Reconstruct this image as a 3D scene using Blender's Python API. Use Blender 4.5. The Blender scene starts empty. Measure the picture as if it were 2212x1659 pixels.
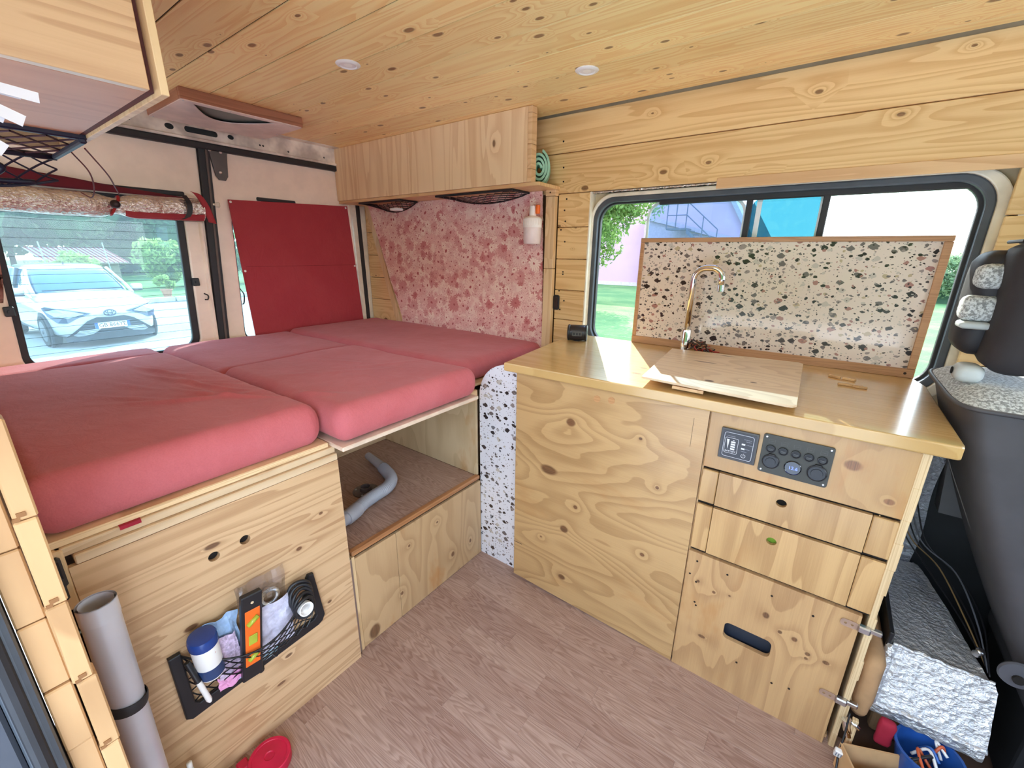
import bpy, bmesh, math, random
import numpy as np
from mathutils import Vector, Matrix, noise as mnoise

random.seed(7)
SC = bpy.context.scene
COL = SC.collection
PI = math.pi

# ------------------------------------------------------------------ camera, sky, sun, exposure
CAM_POS = Vector((0.0, 0.0, 1.25))
YAW, PITCH, ROLL, FOC = 0.6302, 0.2997, 0.0127, 917.0
fw = Vector((-math.sin(YAW) * math.cos(PITCH), math.cos(YAW) * math.cos(PITCH), -math.sin(PITCH)))
r0 = Vector((math.cos(YAW), math.sin(YAW), 0.0))
u0 = r0.cross(fw)
rr_ = r0 * math.cos(ROLL) + u0 * math.sin(ROLL)
uu_ = -r0 * math.sin(ROLL) + u0 * math.cos(ROLL)
cd = bpy.data.cameras.new('camera')
cam = bpy.data.objects.new('camera', cd)
COL.objects.link(cam)
cam.matrix_world = Matrix(((rr_.x, uu_.x, -fw.x, CAM_POS.x), (rr_.y, uu_.y, -fw.y, CAM_POS.y),
                           (rr_.z, uu_.z, -fw.z, CAM_POS.z), (0, 0, 0, 1)))
cd.sensor_width = 36.0
cd.lens = FOC / 2212 * 36.0
cd.clip_start = 0.02
cd.clip_end = 400
SC.camera = cam

SKY_STRENGTH = 5.6
SUN_STRENGTH = 10.0
SUN_DIR = Vector((0.55, -1.0, -0.735))
EXPOSURE = 0.50
SC.view_settings.view_transform = 'Standard'
SC.view_settings.look = 'None'
SC.view_settings.gamma = 1.0
SC.view_settings.use_curve_mapping = False
SC.view_settings.exposure = EXPOSURE
SC.cycles.diffuse_bounces = 8
SC.cycles.max_bounces = 16
SC.cycles.transparent_max_bounces = 24
SC.cycles.sample_clamp_indirect = 6.0
SC.cycles.caustics_reflective = False

w = bpy.data.worlds.new('sky')
SC.world = w
w.use_nodes = True
wt = w.node_tree
wt.nodes.clear()
wo = wt.nodes.new('ShaderNodeOutputWorld')
wb = wt.nodes.new('ShaderNodeBackground')
wg = wt.nodes.new('ShaderNodeNewGeometry')
wsx = wt.nodes.new('ShaderNodeSeparateXYZ')
wr = wt.nodes.new('ShaderNodeValToRGB')
wt.links.new(wg.outputs['Incoming'], wsx.inputs[0])
wm = wt.nodes.new('ShaderNodeMath'); wm.operation = 'MULTIPLY'; wm.inputs[1].default_value = -1.0
wt.links.new(wsx.outputs['Z'], wm.inputs[0])
wt.links.new(wm.outputs[0], wr.inputs[0])
wr.color_ramp.elements[0].color = (0.97, 0.99, 1.0, 1)
wr.color_ramp.elements[1].color = (0.36, 0.56, 1.0, 1)
we = wr.color_ramp.elements.new(0.32)
we.color = (0.70, 0.84, 1.0, 1)
wt.links.new(wr.outputs[0], wb.inputs[0])
wb.inputs[1].default_value = SKY_STRENGTH
wt.links.new(wb.outputs[0], wo.inputs[0])

sd = bpy.data.lights.new('sun', 'SUN')
sd.energy = SUN_STRENGTH
sd.angle = 0.009
sd.color = (1.0, 0.95, 0.85)
sun = bpy.data.objects.new('sun', sd)
COL.objects.link(sun)
sun.rotation_euler = SUN_DIR.to_track_quat('-Z', 'Y').to_euler()
sun.location = (-4, 6, 6)

# ------------------------------------------------------------------ node helpers
def C(r, g, b):
    def f(c):
        c /= 255.0
        return c / 12.92 if c <= 0.04045 else ((c + 0.055) / 1.055) ** 2.4
    return (f(r), f(g), f(b), 1.0)

class N:
    def __init__(s, name):
        s.m = bpy.data.materials.new(name)
        s.m.use_nodes = True
        s.t = s.m.node_tree
        s.b = s.t.nodes['Principled BSDF']
        s.out = s.t.nodes['Material Output']
    def new(s, typ, **kw):
        n = s.t.nodes.new(typ)
        for k, v in kw.items():
            setattr(n, k, v)
        return n
    def put(s, sock, v):
        if isinstance(v, bpy.types.NodeSocket):
            s.t.links.new(v, sock)
        else:
            sock.default_value = v
    def math(s, op, a, b=0.0, c=0.0, clamp=False):
        n = s.new('ShaderNodeMath', operation=op, use_clamp=clamp)
        s.put(n.inputs[0], a); s.put(n.inputs[1], b); s.put(n.inputs[2], c)
        return n.outputs[0]
    def vmath(s, op, a, b=(0, 0, 0)):
        n = s.new('ShaderNodeVectorMath', operation=op)
        s.put(n.inputs[0], a); s.put(n.inputs[1], b)
        return n.outputs[1] if op in ('LENGTH', 'DISTANCE', 'DOT_PRODUCT') else n.outputs[0]
    def mix(s, f, a, b, blend='MIX'):
        n = s.new('ShaderNodeMix', data_type='RGBA', blend_type=blend)
        s.put(n.inputs[0], f); s.put(n.inputs[6], a); s.put(n.inputs[7], b)
        return n.outputs[2]
    def noise(s, vec, scale=1.0, detail=2.0, rough=0.5, dist=0.0, col=False):
        n = s.new('ShaderNodeTexNoise')
        s.put(n.inputs['Vector'], vec)
        n.inputs['Scale'].default_value = scale
        n.inputs['Detail'].default_value = detail
        n.inputs['Roughness'].default_value = rough
        n.inputs['Distortion'].default_value = dist
        return n.outputs['Color' if col else 'Fac']
    def voro(s, vec, scale=1.0, feature='F1', dim='3D', rnd=1.0, metric='EUCLIDEAN'):
        n = s.new('ShaderNodeTexVoronoi', feature=feature, voronoi_dimensions=dim)
        if feature != 'DISTANCE_TO_EDGE':
            n.distance = metric
        s.put(n.inputs['Vector'], vec)
        n.inputs['Scale'].default_value = scale
        n.inputs['Randomness'].default_value = rnd
        return n
    def step(s, x, lo, hi):
        n = s.new('ShaderNodeMapRange', interpolation_type='SMOOTHSTEP')
        s.put(n.inputs[0], x); s.put(n.inputs[1], lo); s.put(n.inputs[2], hi)
        n.inputs[3].default_value = 0.0; n.inputs[4].default_value = 1.0
        return n.outputs[0]
    def obj(s):
        return s.new('ShaderNodeTexCoord').outputs['Object']
    def rand(s):
        return s.new('ShaderNodeObjectInfo').outputs['Random']
    def sep(s, v):
        n = s.new('ShaderNodeSeparateXYZ'); s.put(n.inputs[0], v)
        return n.outputs
    def comb(s, x, y, z=0.0):
        n = s.new('ShaderNodeCombineXYZ')
        s.put(n.inputs[0], x); s.put(n.inputs[1], y); s.put(n.inputs[2], z)
        return n.outputs[0]
    def bump(s, h, strength=0.3, dist=0.002):
        n = s.new('ShaderNodeBump')
        n.inputs['Strength'].default_value = strength
        n.inputs['Distance'].default_value = dist
        s.put(n.inputs['Height'], h)
        s.t.links.new(n.outputs[0], s.b.inputs['Normal'])
    def set(s, **kw):
        for k, v in kw.items():
            s.put(s.b.inputs[{'color': 'Base Color', 'rough': 'Roughness', 'metal': 'Metallic', 'spec': 'Specular IOR Level',
                              'coat': 'Coat Weight', 'coatr': 'Coat Roughness', 'sheen': 'Sheen Weight', 'trans': 'Transmission Weight',
                              'alpha': 'Alpha', 'ecol': 'Emission Color', 'estr': 'Emission Strength', 'ior': 'IOR', 'sss': 'Subsurface Weight'}[k]], v)
        return s.m

_plain = {}
def plain(name, col, rough=0.5, metal=0.0, var=0.04, spec=0.5, bump=0.0, bscale=300, coat=0.0, scale=12):
    if name in _plain:
        return _plain[name]
    n = N(name)
    v = n.obj()
    f = n.noise(v, scale, 3, 0.6)
    lo = tuple(max(0, c * (1 - var * 3)) for c in col[:3]) + (1,)
    hi = tuple(min(1, c * (1 + var * 2)) for c in col[:3]) + (1,)
    n.set(color=n.mix(n.step(f, 0.3, 0.7), lo, hi), rough=rough, metal=metal, spec=spec, coat=coat)
    if bump:
        n.bump(n.noise(v, bscale, 2, 0.5), bump, 0.001)
    _plain[name] = n.m
    return n.m

AX = {'x': 0, 'y': 1, 'z': 2}
def wood(name, uv='xz', light=C(226, 198, 156), dark=C(198, 158, 110), sa=0.55, sc=7.0, rings=16.0, contrast=0.55, fibre=0.35,
         rough=0.45, coat=0.0, kscale=0.0, kprob=0.6, krad=0.3, knots=(), kcol=C(112, 70, 38), rnd=True, tone=0.10, kinf=0.26, seed=0.0, patch=0.0):
    """pine or plywood: uv = (grain axis, across axis); knots = (u, v, ru, rv) in the object's own space"""
    n = N(name)
    oc = n.obj()
    s = n.sep(oc)
    r = n.rand() if rnd else seed
    if rnd:
        r = n.math('ADD', r, seed)
    u = n.math('ADD', s[AX[uv[0]]], n.math('MULTIPLY', r, 13.7))
    v = n.math('ADD', s[AX[uv[1]]], n.math('MULTIPLY', r, 5.3))
    third = [a for a in 'xyz' if a not in uv][0]
    t = s[AX[third]]
    field = n.noise(n.comb(n.math('MULTIPLY', u, sa), n.math('MULTIPLY', v, sc), n.math('MULTIPLY', t, 2.0)), 1.0, 2.0, 0.45)
    warp = n.noise(n.comb(n.math('MULTIPLY', u, 3.5), n.math('MULTIPLY', v, 22.0), t), 1.0, 2.0, 0.5)
    field = n.math('ADD', field, n.math('MULTIPLY', warp, 0.045))
    kmask = None
    if kscale:
        vv = n.voro(n.comb(n.math('MULTIPLY', u, kscale * 0.55), n.math('MULTIPLY', v, kscale)), 1.0, dim='2D')
        d = vv.outputs['Distance']
        cr = n.sep(vv.outputs['Color'])[0]
        rad = n.math('MULTIPLY', n.math('MAXIMUM', n.math('SUBTRACT', cr, 1 - kprob), 0.0), krad / kprob)
        rad = n.math('MAXIMUM', rad, 0.001)
        q = n.math('DIVIDE', d, rad)
        kmask = n.math('SUBTRACT', 1.0, n.step(q, 0.55, 1.0))
        pull = n.math('POWER', 2.718, n.math('MULTIPLY', q, -0.55))
        field = n.math('ADD', field, n.math('MULTIPLY', pull, 0.30))
    for (ku, kv, ru, rv) in knots:
        du = n.math('DIVIDE', n.math('SUBTRACT', s[AX[uv[0]]], ku), ru)
        dv = n.math('DIVIDE', n.math('SUBTRACT', s[AX[uv[1]]], kv), rv)
        d = n.math('SQRT', n.math('ADD', n.math('MULTIPLY', du, du), n.math('MULTIPLY', dv, dv)))
        wob = n.math('ADD', d, n.math('MULTIPLY', n.math('SUBTRACT', warp, 0.5), 0.9))
        km = n.math('SUBTRACT', 1.0, n.step(wob, 0.6, 1.05))
        kmask = km if kmask is None else n.math('MAXIMUM', kmask, km)
        field = n.math('ADD', field, n.math('MULTIPLY', n.math('POWER', 2.718, n.math('MULTIPLY', d, -0.33)), kinf))
    ring = n.math('FRACT', n.math('MULTIPLY', field, rings))
    ring = n.math('MULTIPLY', n.step(ring, 0.25, 0.95), n.math('SUBTRACT', 1.0, n.step(ring, 0.95, 1.0)))
    fib = n.noise(n.comb(n.math('MULTIPLY', u, 9.0), n.math('MULTIPLY', v, 380.0), n.math('MULTIPLY', t, 40)), 1.0, 3.0, 0.6)
    big = n.noise(n.comb(n.math('MULTIPLY', u, 1.6), n.math('MULTIPLY', v, 5.0), t), 1.0, 2.0, 0.5)
    f = n.math('ADD', n.math('MULTIPLY', ring, contrast), n.math('MULTIPLY', n.math('SUBTRACT', fib, 0.5), fibre))
    f = n.math('ADD', f, n.math('MULTIPLY', n.math('SUBTRACT', big, 0.45), 0.9), clamp=True)
    col = n.mix(f, light, dark)
    if patch:
        pn = n.noise(n.comb(n.math('MULTIPLY', u, 3.0), n.math('MULTIPLY', v, 7.0), n.math('ADD', t, 4.0)), 1.0, 4.0, 0.65)
        col = n.mix(n.math('MULTIPLY', n.step(pn, 0.56, 0.72), patch), col, C(184, 128, 70))
    if rnd and tone:
        tn = n.new('ShaderNodeHueSaturation')
        n.put(tn.inputs['Value'], n.math('ADD', 1.0 - tone / 2, n.math('MULTIPLY', n.math('FRACT', n.math('MULTIPLY', n.rand(), 37.7)), tone)))
        n.put(tn.inputs['Color'], col)
        col = tn.outputs[0]
    if kmask is not None:
        kc = n.mix(n.step(fib, 0.35, 0.65), kcol, tuple(c * 0.45 for c in kcol[:3]) + (1,))
        col = n.mix(n.math('MULTIPLY', kmask, 0.85), col, kc)
    n.set(color=col, rough=rough, coat=coat, coatr=0.12)
    n.bump(n.math('ADD', fib, n.math('MULTIPLY', ring, 0.6)), 0.12, 0.0006)
    return n.m

# ------------------------------------------------------------------ geometry helpers
WORLD = {}     # world origin of each object

def tag(o, label=None, cat=None, group=None, kind=None):
    if label: o['label'] = label
    if cat: o['category'] = cat
    if group: o['group'] = group
    if kind: o['kind'] = kind
    return o

def empty(name, loc=(0, 0, 0), rz=0.0, parent=None, label=None, cat=None, group=None, kind=None):
    o = bpy.data.objects.new(name, None)
    o.empty_display_size = 0.05
    COL.objects.link(o)
    loc = Vector(loc)
    WORLD[o.name] = loc
    if parent:
        o.parent = parent
        loc = loc - WORLD[parent.name]
    o.location = loc
    o.rotation_euler = (0, 0, rz)
    return tag(o, label, cat, group, kind)

def link_mesh(me, name, mats, parent=None, local=False, center=None, smooth=False, pos=None):
    """recentre a mesh given in world (or parent-local) coordinates and link it"""
    co = np.empty(len(me.vertices) * 3, dtype=np.float32)
    me.vertices.foreach_get('co', co)
    co = co.reshape(-1, 3)
    if center is None:
        lo, hi = co.min(0), co.max(0)
        center = Vector(((lo[0] + hi[0]) / 2, (lo[1] + hi[1]) / 2, (lo[2] + hi[2]) / 2 if parent else lo[2]))
    center = Vector(center)
    co -= np.array(center, dtype=np.float32)
    me.vertices.foreach_set('co', co.ravel())
    me.update()
    if not isinstance(mats, (list, tuple)):
        mats = [mats]
    for m in mats:
        me.materials.append(m)
    o = bpy.data.objects.new(name, me)
    COL.objects.link(o)
    if parent is not None:
        o.parent = parent
        if local:
            o.location = center - (LOCAL.get(parent.name) or Vector((0, 0, 0)))
            LOCAL[o.name] = center
        else:
            o.location = center - WORLD[parent.name]
            WORLD[o.name] = center
    else:
        o.location = center
        WORLD[o.name] = center
    if smooth:
        me.polygons.foreach_set('use_smooth', [True] * len(me.polygons))
    return o
LOCAL = {}

class B:
    """collects shapes into one mesh"""
    def __init__(s):
        s.v = []; s.f = []; s.mi = []; s.cur = 0
    def mat(s, i):
        s.cur = i; return s
    def add(s, vs, fs):
        b = len(s.v)
        s.v += [tuple(p) for p in vs]
        s.f += [tuple(b + i for i in f) for f in fs]
        s.mi += [s.cur] * len(fs)
        return s
    def box(s, x0, x1, y0, y1, z0, z1, bev=0.0, M=None):
        if bev:
            bev = min(bev, abs(x1 - x0) * .45, abs(y1 - y0) * .45, abs(z1 - z0) * .45)
            bm = bmesh.new()
            bmesh.ops.create_cube(bm, size=1.0)
            for q in bm.verts:
                q.co = Vector(((x0 + x1) / 2 + q.co.x * (x1 - x0), (y0 + y1) / 2 + q.co.y * (y1 - y0), (z0 + z1) / 2 + q.co.z * (z1 - z0)))
            bmesh.ops.bevel(bm, geom=list(bm.edges), offset=bev, segments=2 if bev > 0.004 else 1, affect='EDGES', profile=0.5)
            vs = [(M @ q.co if M else q.co.copy()) for q in bm.verts]
            fs = [[q.index for q in f.verts] for f in bm.faces]
            bm.free()
            return s.add(vs, fs)
        P = [Vector((x, y, z)) for z in (z0, z1) for y in (y0, y1) for x in (x0, x1)]
        if M: P = [M @ p for p in P]
        return s.add(P, [(0, 2, 3, 1), (4, 5, 7, 6), (0, 1, 5, 4), (2, 6, 7, 3), (0, 4, 6, 2), (1, 3, 7, 5)])
    def hexa(s, P):
        """eight corners: bottom four ccw then top four ccw"""
        return s.add(P, [(3, 2, 1, 0), (4, 5, 6, 7), (0, 1, 5, 4), (1, 2, 6, 5), (2, 3, 7, 6), (3, 0, 4, 7)])
    def prism(s, poly, axis, a, b):
        """poly of 2D points in the plane of the two other axes, extruded along axis"""
        n = len(poly)
        def pt(p, t):
            if axis == 'x': return (t, p[0], p[1])
            if axis == 'y': return (p[0], t, p[1])
            return (p[0], p[1], t)
        vs = [pt(p, a) for p in poly] + [pt(p, b) for p in poly]
        fs = [tuple(range(n)), tuple(range(2 * n - 1, n - 1, -1))]
        fs += [(i, i + n, (i + 1) % n + n, (i + 1) % n) for i in range(n)]
        return s.add(vs, fs)
    def tube(s, pts, r, n=8, caps=True, closed=False):
        pts = [Vector(p) for p in pts]
        m = len(pts)
        rs = r if isinstance(r, (list, tuple)) else [r] * m
        vs = []; fs = []
        prev = None
        for i, p in enumerate(pts):
            if closed:
                d = pts[(i + 1) % m] - pts[i - 1]
            else:
                d = pts[min(i + 1, m - 1)] - pts[max(i - 1, 0)]
            d = d.normalized() if d.length > 1e-9 else Vector((0, 0, 1))
            if prev is None:
                a = Vector((0, 0, 1)) if abs(d.z) < 0.9 else Vector((1, 0, 0))
                n1 = d.cross(a).normalized()
            else:
                n1 = (prev - d * prev.dot(d))
                n1 = n1.normalized() if n1.length > 1e-6 else d.orthogonal().normalized()
            prev = n1
            n2 = d.cross(n1)
            for k in range(n):
                t = 2 * PI * k / n
                vs.append(p + (n1 * math.cos(t) + n2 * math.sin(t)) * rs[i])
        for i in range(m if closed else m - 1):
            j = (i + 1) % m
            for k in range(n):
                l = (k + 1) % n
                fs.append((i * n + k, i * n + l, j * n + l, j * n + k))
        if caps and not closed:
            fs.append(tuple(range(n - 1, -1, -1)))
            fs.append(tuple((m - 1) * n + k for k in range(n)))
        return s.add(vs, fs)
    def lathe(s, prof, origin=(0, 0, 0), axis=(0, 0, 1), n=24, caps=(True, True)):
        """prof: list of (radius, height) along axis"""
        ax = Vector(axis).normalized()
        a = ax.orthogonal().normalized(); b = ax.cross(a)
        o = Vector(origin)
        vs = []; fs = []
        for (r, h) in prof:
            for k in range(n):
                t = 2 * PI * k / n
                vs.append(o + ax * h + (a * math.cos(t) + b * math.sin(t)) * max(r, 1e-5))
        for i in range(len(prof) - 1):
            for k in range(n):
                l = (k + 1) % n
                fs.append((i * n + k, i * n + l, (i + 1) * n + l, (i + 1) * n + k))
        if caps[0]: fs.append(tuple(range(n - 1, -1, -1)))
        if caps[1]: fs.append(tuple((len(prof) - 1) * n + k for k in range(n)))
        return s.add(vs, fs)
    def grid(s, fn, nu, nv, thick=None):
        """surface fn(u, v) with u, v in 0..1"""
        vs = [Vector(fn(i / nu, j / nv)) for j in range(nv + 1) for i in range(nu + 1)]
        W_ = nu + 1
        fs = [(j * W_ + i, j * W_ + i + 1, (j + 1) * W_ + i + 1, (j + 1) * W_ + i) for j in range(nv) for i in range(nu)]
        if thick:
            t = Vector(thick); n0 = len(vs)
            vs2 = [p + t for p in vs]
            fs2 = [tuple(n0 + q for q in reversed(f)) for f in fs]
            rim = []
            edge = [i for i in range(W_)] + [j * W_ + nu for j in range(1, nv + 1)] + [nv * W_ + i for i in range(nu - 1, -1, -1)] + [j * W_ for j in range(nv - 1, 0, -1)]
            for k in range(len(edge)):
                a, b = edge[k], edge[(k + 1) % len(edge)]
                rim.append((b, a, a + n0, b + n0))
            return s.add(vs + vs2, fs + fs2 + rim)
        return s.add(vs, fs)
    def rbox(s, x0, x1, y0, y1, z0, z1, r, n=14, disp=None, nz=None):
        """rounded box on an even grid, displaced by disp(p) -> vector"""
        cx, cy, cz = (x0 + x1) / 2, (y0 + y1) / 2, (z0 + z1) / 2
        hx, hy, hz = (x1 - x0) / 2, (y1 - y0) / 2, (z1 - z0) / 2
        bm = bmesh.new()
        bmesh.ops.create_cube(bm, size=2.0)
        bmesh.ops.subdivide_edges(bm, edges=list(bm.edges), cuts=n, use_grid_fill=True)
        rz = min(r, hz * 0.98); rx = min(r, hx * .98); ry = min(r, hy * .98)
        for q in bm.verts:
            p = q.co
            # concentrate rows near the edges
            e = Vector([math.copysign(abs(c) ** 0.75, c) if abs(c) < 1 else c for c in p])
            P = Vector((e.x * hx, e.y * hy, e.z * hz))
            I = Vector((max(-hx + rx, min(hx - rx, P.x)), max(-hy + ry, min(hy - ry, P.y)), max(-hz + rz, min(hz - rz, P.z))))
            d = P - I
            if d.length > 1e-9:
                dn = Vector((d.x / rx, d.y / ry, d.z / rz)).normalized()
                P = I + Vector((dn.x * rx, dn.y * ry, dn.z * rz))
            P += Vector((cx, cy, cz))
            if disp:
                P = P + Vector(disp(P))
            q.co = P
        vs = [q.co.copy() for q in bm.verts]
        fs = [[q.index for q in f.verts] for f in bm.faces]
        bm.free()
        return s.add(vs, fs)
    def build(s, name, mats, parent=None, smooth=False, local=False, center=None, sharp=None):
        me = bpy.data.meshes.new(name)
        me.from_pydata(s.v, [], s.f)
        if any(s.mi):
            me.polygons.foreach_set('material_index', s.mi)
        me.update()
        o = link_mesh(me, name, mats, parent, local, center, smooth)
        if smooth and sharp:
            me.set_sharp_from_angle(angle=math.radians(sharp))
        return o

def rr(x0, x1, z0, z1, r, n=6, corners=(1, 1, 1, 1)):
    """rounded rectangle outline, ccw from bottom-left; corners = bl, br, tr, tl"""
    out = []
    for k, (cx, cz, a0) in enumerate(((x0, z0, PI), (x1, z0, 1.5 * PI), (x1, z1, 0), (x0, z1, .5 * PI))):
        if not corners[k] or r <= 0:
            out.append((cx, cz)); continue
        ox = cx + (r if k in (0, 3) else -r); oz = cz + (r if k in (0, 1) else -r)
        for i in range(n + 1):
            t = a0 + i / n * PI / 2
            out.append((ox + r * math.cos(t), oz + r * math.sin(t)))
    return out

def disc(cx, cz, r, n=20, rz=None):
    return [(cx + r * math.cos(2 * PI * i / n), cz + (rz or r) * math.sin(2 * PI * i / n)) for i in range(n)]

def _map(plane, at):
    if plane == 'xz':   # thickness towards +y
        return Matrix(((1, 0, 0, 0), (0, 0, 1, at), (0, 1, 0, 0), (0, 0, 0, 1)))
    if plane == 'yz':   # thickness towards +x
        return Matrix(((0, 0, 1, at), (1, 0, 0, 0), (0, 1, 0, 0), (0, 0, 0, 1)))
    return Matrix(((1, 0, 0, 0), (0, 1, 0, 0), (0, 0, 1, at), (0, 0, 0, 1)))

def plate(name, mats, outline, holes=(), th=0.01, plane='xz', at=0.0, parent=None, bev=0.0, center=None, local=False):
    """flat plate with holes; fills at .. at+th along the plane's normal axis"""
    cu = bpy.data.curves.new('tmp', 'CURVE')
    cu.dimensions = '2D'; cu.fill_mode = 'BOTH'
    cu.extrude = max(th / 2 - bev, 0.00005); cu.bevel_depth = bev; cu.bevel_resolution = 1
    if bev: cu.offset = -bev
    for poly in [outline] + list(holes):
        sp = cu.splines.new('POLY')
        sp.points.add(len(poly) - 1)
        for i, p in enumerate(poly):
            sp.points[i].co = (p[0], p[1], 0, 1)
        sp.use_cyclic_u = True
    ob = bpy.data.objects.new('tmp', cu)
    me = bpy.data.meshes.new_from_object(ob)
    bpy.data.objects.remove(ob); bpy.data.curves.remove(cu)
    me.materials.clear()
    me.name = name
    me.transform(_map(plane, at + th / 2))
    bm = bmesh.new(); bm.from_mesh(me)
    bmesh.ops.remove_doubles(bm, verts=bm.verts, dist=1e-6)
    bmesh.ops.recalc_face_normals(bm, faces=bm.faces)
    bm.to_mesh(me); bm.free()
    me.polygons.foreach_set('material_index', [0] * len(me.polygons))
    me.polygons.foreach_set('use_smooth', [False] * len(me.polygons))
    return link_mesh(me, name, mats, parent, local, center)

def letters(name, txt, mat, size, pos, plane='xz', parent=None, flip=False, th=0.0004, align='CENTER', M=None, local=False):
    cu = bpy.data.curves.new('tmp', 'FONT')
    cu.body = txt; cu.size = size; cu.extrude = th / 2; cu.align_x = align; cu.align_y = 'CENTER'
    cu.resolution_u = 2
    ob = bpy.data.objects.new('tmp', cu)
    me = bpy.data.meshes.new_from_object(ob)
    bpy.data.objects.remove(ob); bpy.data.curves.remove(cu)
    me.materials.clear(); me.name = name
    if M is not None:
        me.transform(M)
    else:
        x, y, z = pos
        if plane == 'xz':
            me.transform(Matrix(((1, 0, 0, x), (0, 0, -1, y), (0, 1, 0, z), (0, 0, 0, 1))))
        else:
            me.transform(Matrix(((0, 0, 1, x), (1, 0, 0, y), (0, 1, 0, z), (0, 0, 0, 1))))
    me.polygons.foreach_set('material_index', [0] * len(me.polygons))
    return link_mesh(me, name, mat, parent, local)

def bez(pts, n=8):
    """Catmull-Rom through points"""
    P = [Vector(p) for p in pts]
    P = [P[0] * 2 - P[1]] + P + [P[-1] * 2 - P[-2]]
    out = []
    for i in range(1, len(P) - 2):
        for k in range(n):
            t = k / n
            a, b, c, d = P[i - 1], P[i], P[i + 1], P[i + 2]
            out.append(0.5 * ((2 * b) + (c - a) * t + (2 * a - 5 * b + 4 * c - d) * t * t + (3 * b - a - 3 * c + d) * t ** 3))
    out.append(P[-2])
    return out

def net_mesh(P, nu, nv, r, steps=3):
    """diamond net on surface P(u, v)"""
    b = B()
    def walk(u0, v0, su):
        pts = []
        u, v = u0, v0
        while True:
            pts.append(P(min(max(u, 0), 1), min(max(v, 0), 1)))
            if v >= 1 - 1e-6 or u < -1e-6 or u > 1 + 1e-6 or (su > 0 and u >= 1 - 1e-6) or (su < 0 and u <= 1e-6):
                break
            u += su / nu / steps; v += 1 / nv / steps
        if len(pts) > 1:
            b.tube(pts, r, 4, caps=False)
    for i in range(nu):
        walk(i / nu, 0.0, 1); walk((i + 1) / nu, 0.0, -1)
    for j in range(1, nv):
        walk(0.0, j / nv, 1); walk(1.0, j / nv, -1)
    return b
# ------------------------------------------------------------------ materials
PINE = C(238, 199, 140); PINE_D = C(205, 150, 88)
m_ceil = wood('pine_ceiling', 'xy', C(255, 228, 164), C(238, 186, 116), sa=0.45, sc=9, rings=17, contrast=0.55, fibre=0.5, rough=0.38, coat=0.15, kscale=13, kprob=0.38, krad=0.17, kcol=C(140, 90, 50), tone=0.14)
m_wall = wood('pine_wall', 'xz', C(234, 200, 144), C(206, 160, 102), sa=0.45, sc=9, rings=16, contrast=0.6, fibre=0.5, rough=0.4, coat=0.15, kscale=11, kprob=0.3, krad=0.16, kcol=C(130, 82, 44), tone=0.12)
m_trimx = wood('pine_strip_x', 'xz', C(226, 190, 144), C(198, 152, 106), kscale=6, kprob=0.12, krad=0.12)
m_trimz = wood('pine_strip_z', 'zx', C(228, 198, 154), C(202, 162, 114), kscale=6, kprob=0.12, krad=0.12)
m_trimy = wood('pine_strip_y', 'yz', C(214, 190, 156), C(186, 156, 120), kscale=8, kprob=0.2, krad=0.12)
m_dark_frame = wood('brown_frame', 'xz', C(190, 146, 108), C(156, 112, 78), rings=20, sc=20, rough=0.4)
m_ply_edge = wood('plywood_edge', 'xz', C(232, 204, 160), C(188, 150, 106), sa=1, sc=160, rings=5, contrast=0.6, rough=0.6)
m_plain_edge = wood('plywood_edge_upright', 'zx', C(228, 200, 156), C(186, 146, 100), sa=1, sc=160, rings=5, contrast=0.6, rough=0.6)
m_rubber = plain('black_rubber', C(38, 38, 42), 0.55, var=0.06)
m_rubber_g = plain('grey_rubber', C(74, 80, 88), 0.5, var=0.06)
m_black = plain('black_plastic', C(30, 30, 34), 0.42, var=0.05)
m_cream = plain('cream_paint', C(246, 230, 212), 0.32, var=0.015, coat=0.25)
m_cream2 = plain('cream_metal', C(226, 218, 200), 0.35, var=0.05, coat=0.2)
m_greymetal = plain('bare_grey_metal', C(236, 226, 212), 0.42, metal=0.0, var=0.12, scale=9)
m_white = plain('white_plastic', C(240, 238, 236), 0.35, var=0.01)
m_chrome = plain('chrome', (0.85, 0.85, 0.86, 1), 0.07, metal=1.0, var=0.0)
m_steel = plain('dull_steel', (0.62, 0.62, 0.64, 1), 0.28, metal=1.0, var=0.03)
m_hole = plain('dark_hole', C(22, 16, 12), 0.9, var=0.0)
m_screw = plain('dark_screw', C(44, 34, 28), 0.5, metal=0.4, var=0.0)
m_grey = plain('grey_plastic', C(112, 112, 116), 0.5, var=0.03, bump=0.15, bscale=500)
m_paper = plain('white_paper', C(236, 236, 244), 0.7, var=0.01)

def make_fabric(name, col, col2, weave=900, sheen=0.25, var=0.5):
    n = N(name)
    v = n.obj()
    f = n.noise(v, 5.0, 4, 0.6)
    g = n.noise(v, 320, 2, 0.6)
    c = n.mix(n.step(f, 0.3, 0.72), col, col2)
    c = n.mix(n.math('MULTIPLY', n.step(g, 0.3, 0.8), 0.18), c, tuple(x * 0.6 for x in col[:3]) + (1,))
    n.set(color=c, rough=0.9, spec=0.15, sheen=sheen * 0.5)
    wr_ = n.noise(n.vmath('MULTIPLY', v, (1, 1.6, 1)), 14, 4, 0.55, dist=0.6)
    n.bump(n.math('ADD', n.math('MULTIPLY', wr_, 1.0), n.math('MULTIPLY', g, 0.06)), 0.35, 0.012)
    return n.m
m_red = make_fabric('terracotta_cotton', C(190, 97, 102), C(199, 110, 116))
m_burg = make_fabric('burgundy_board', C(166, 62, 70), C(170, 68, 74), sheen=0.05)

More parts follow.
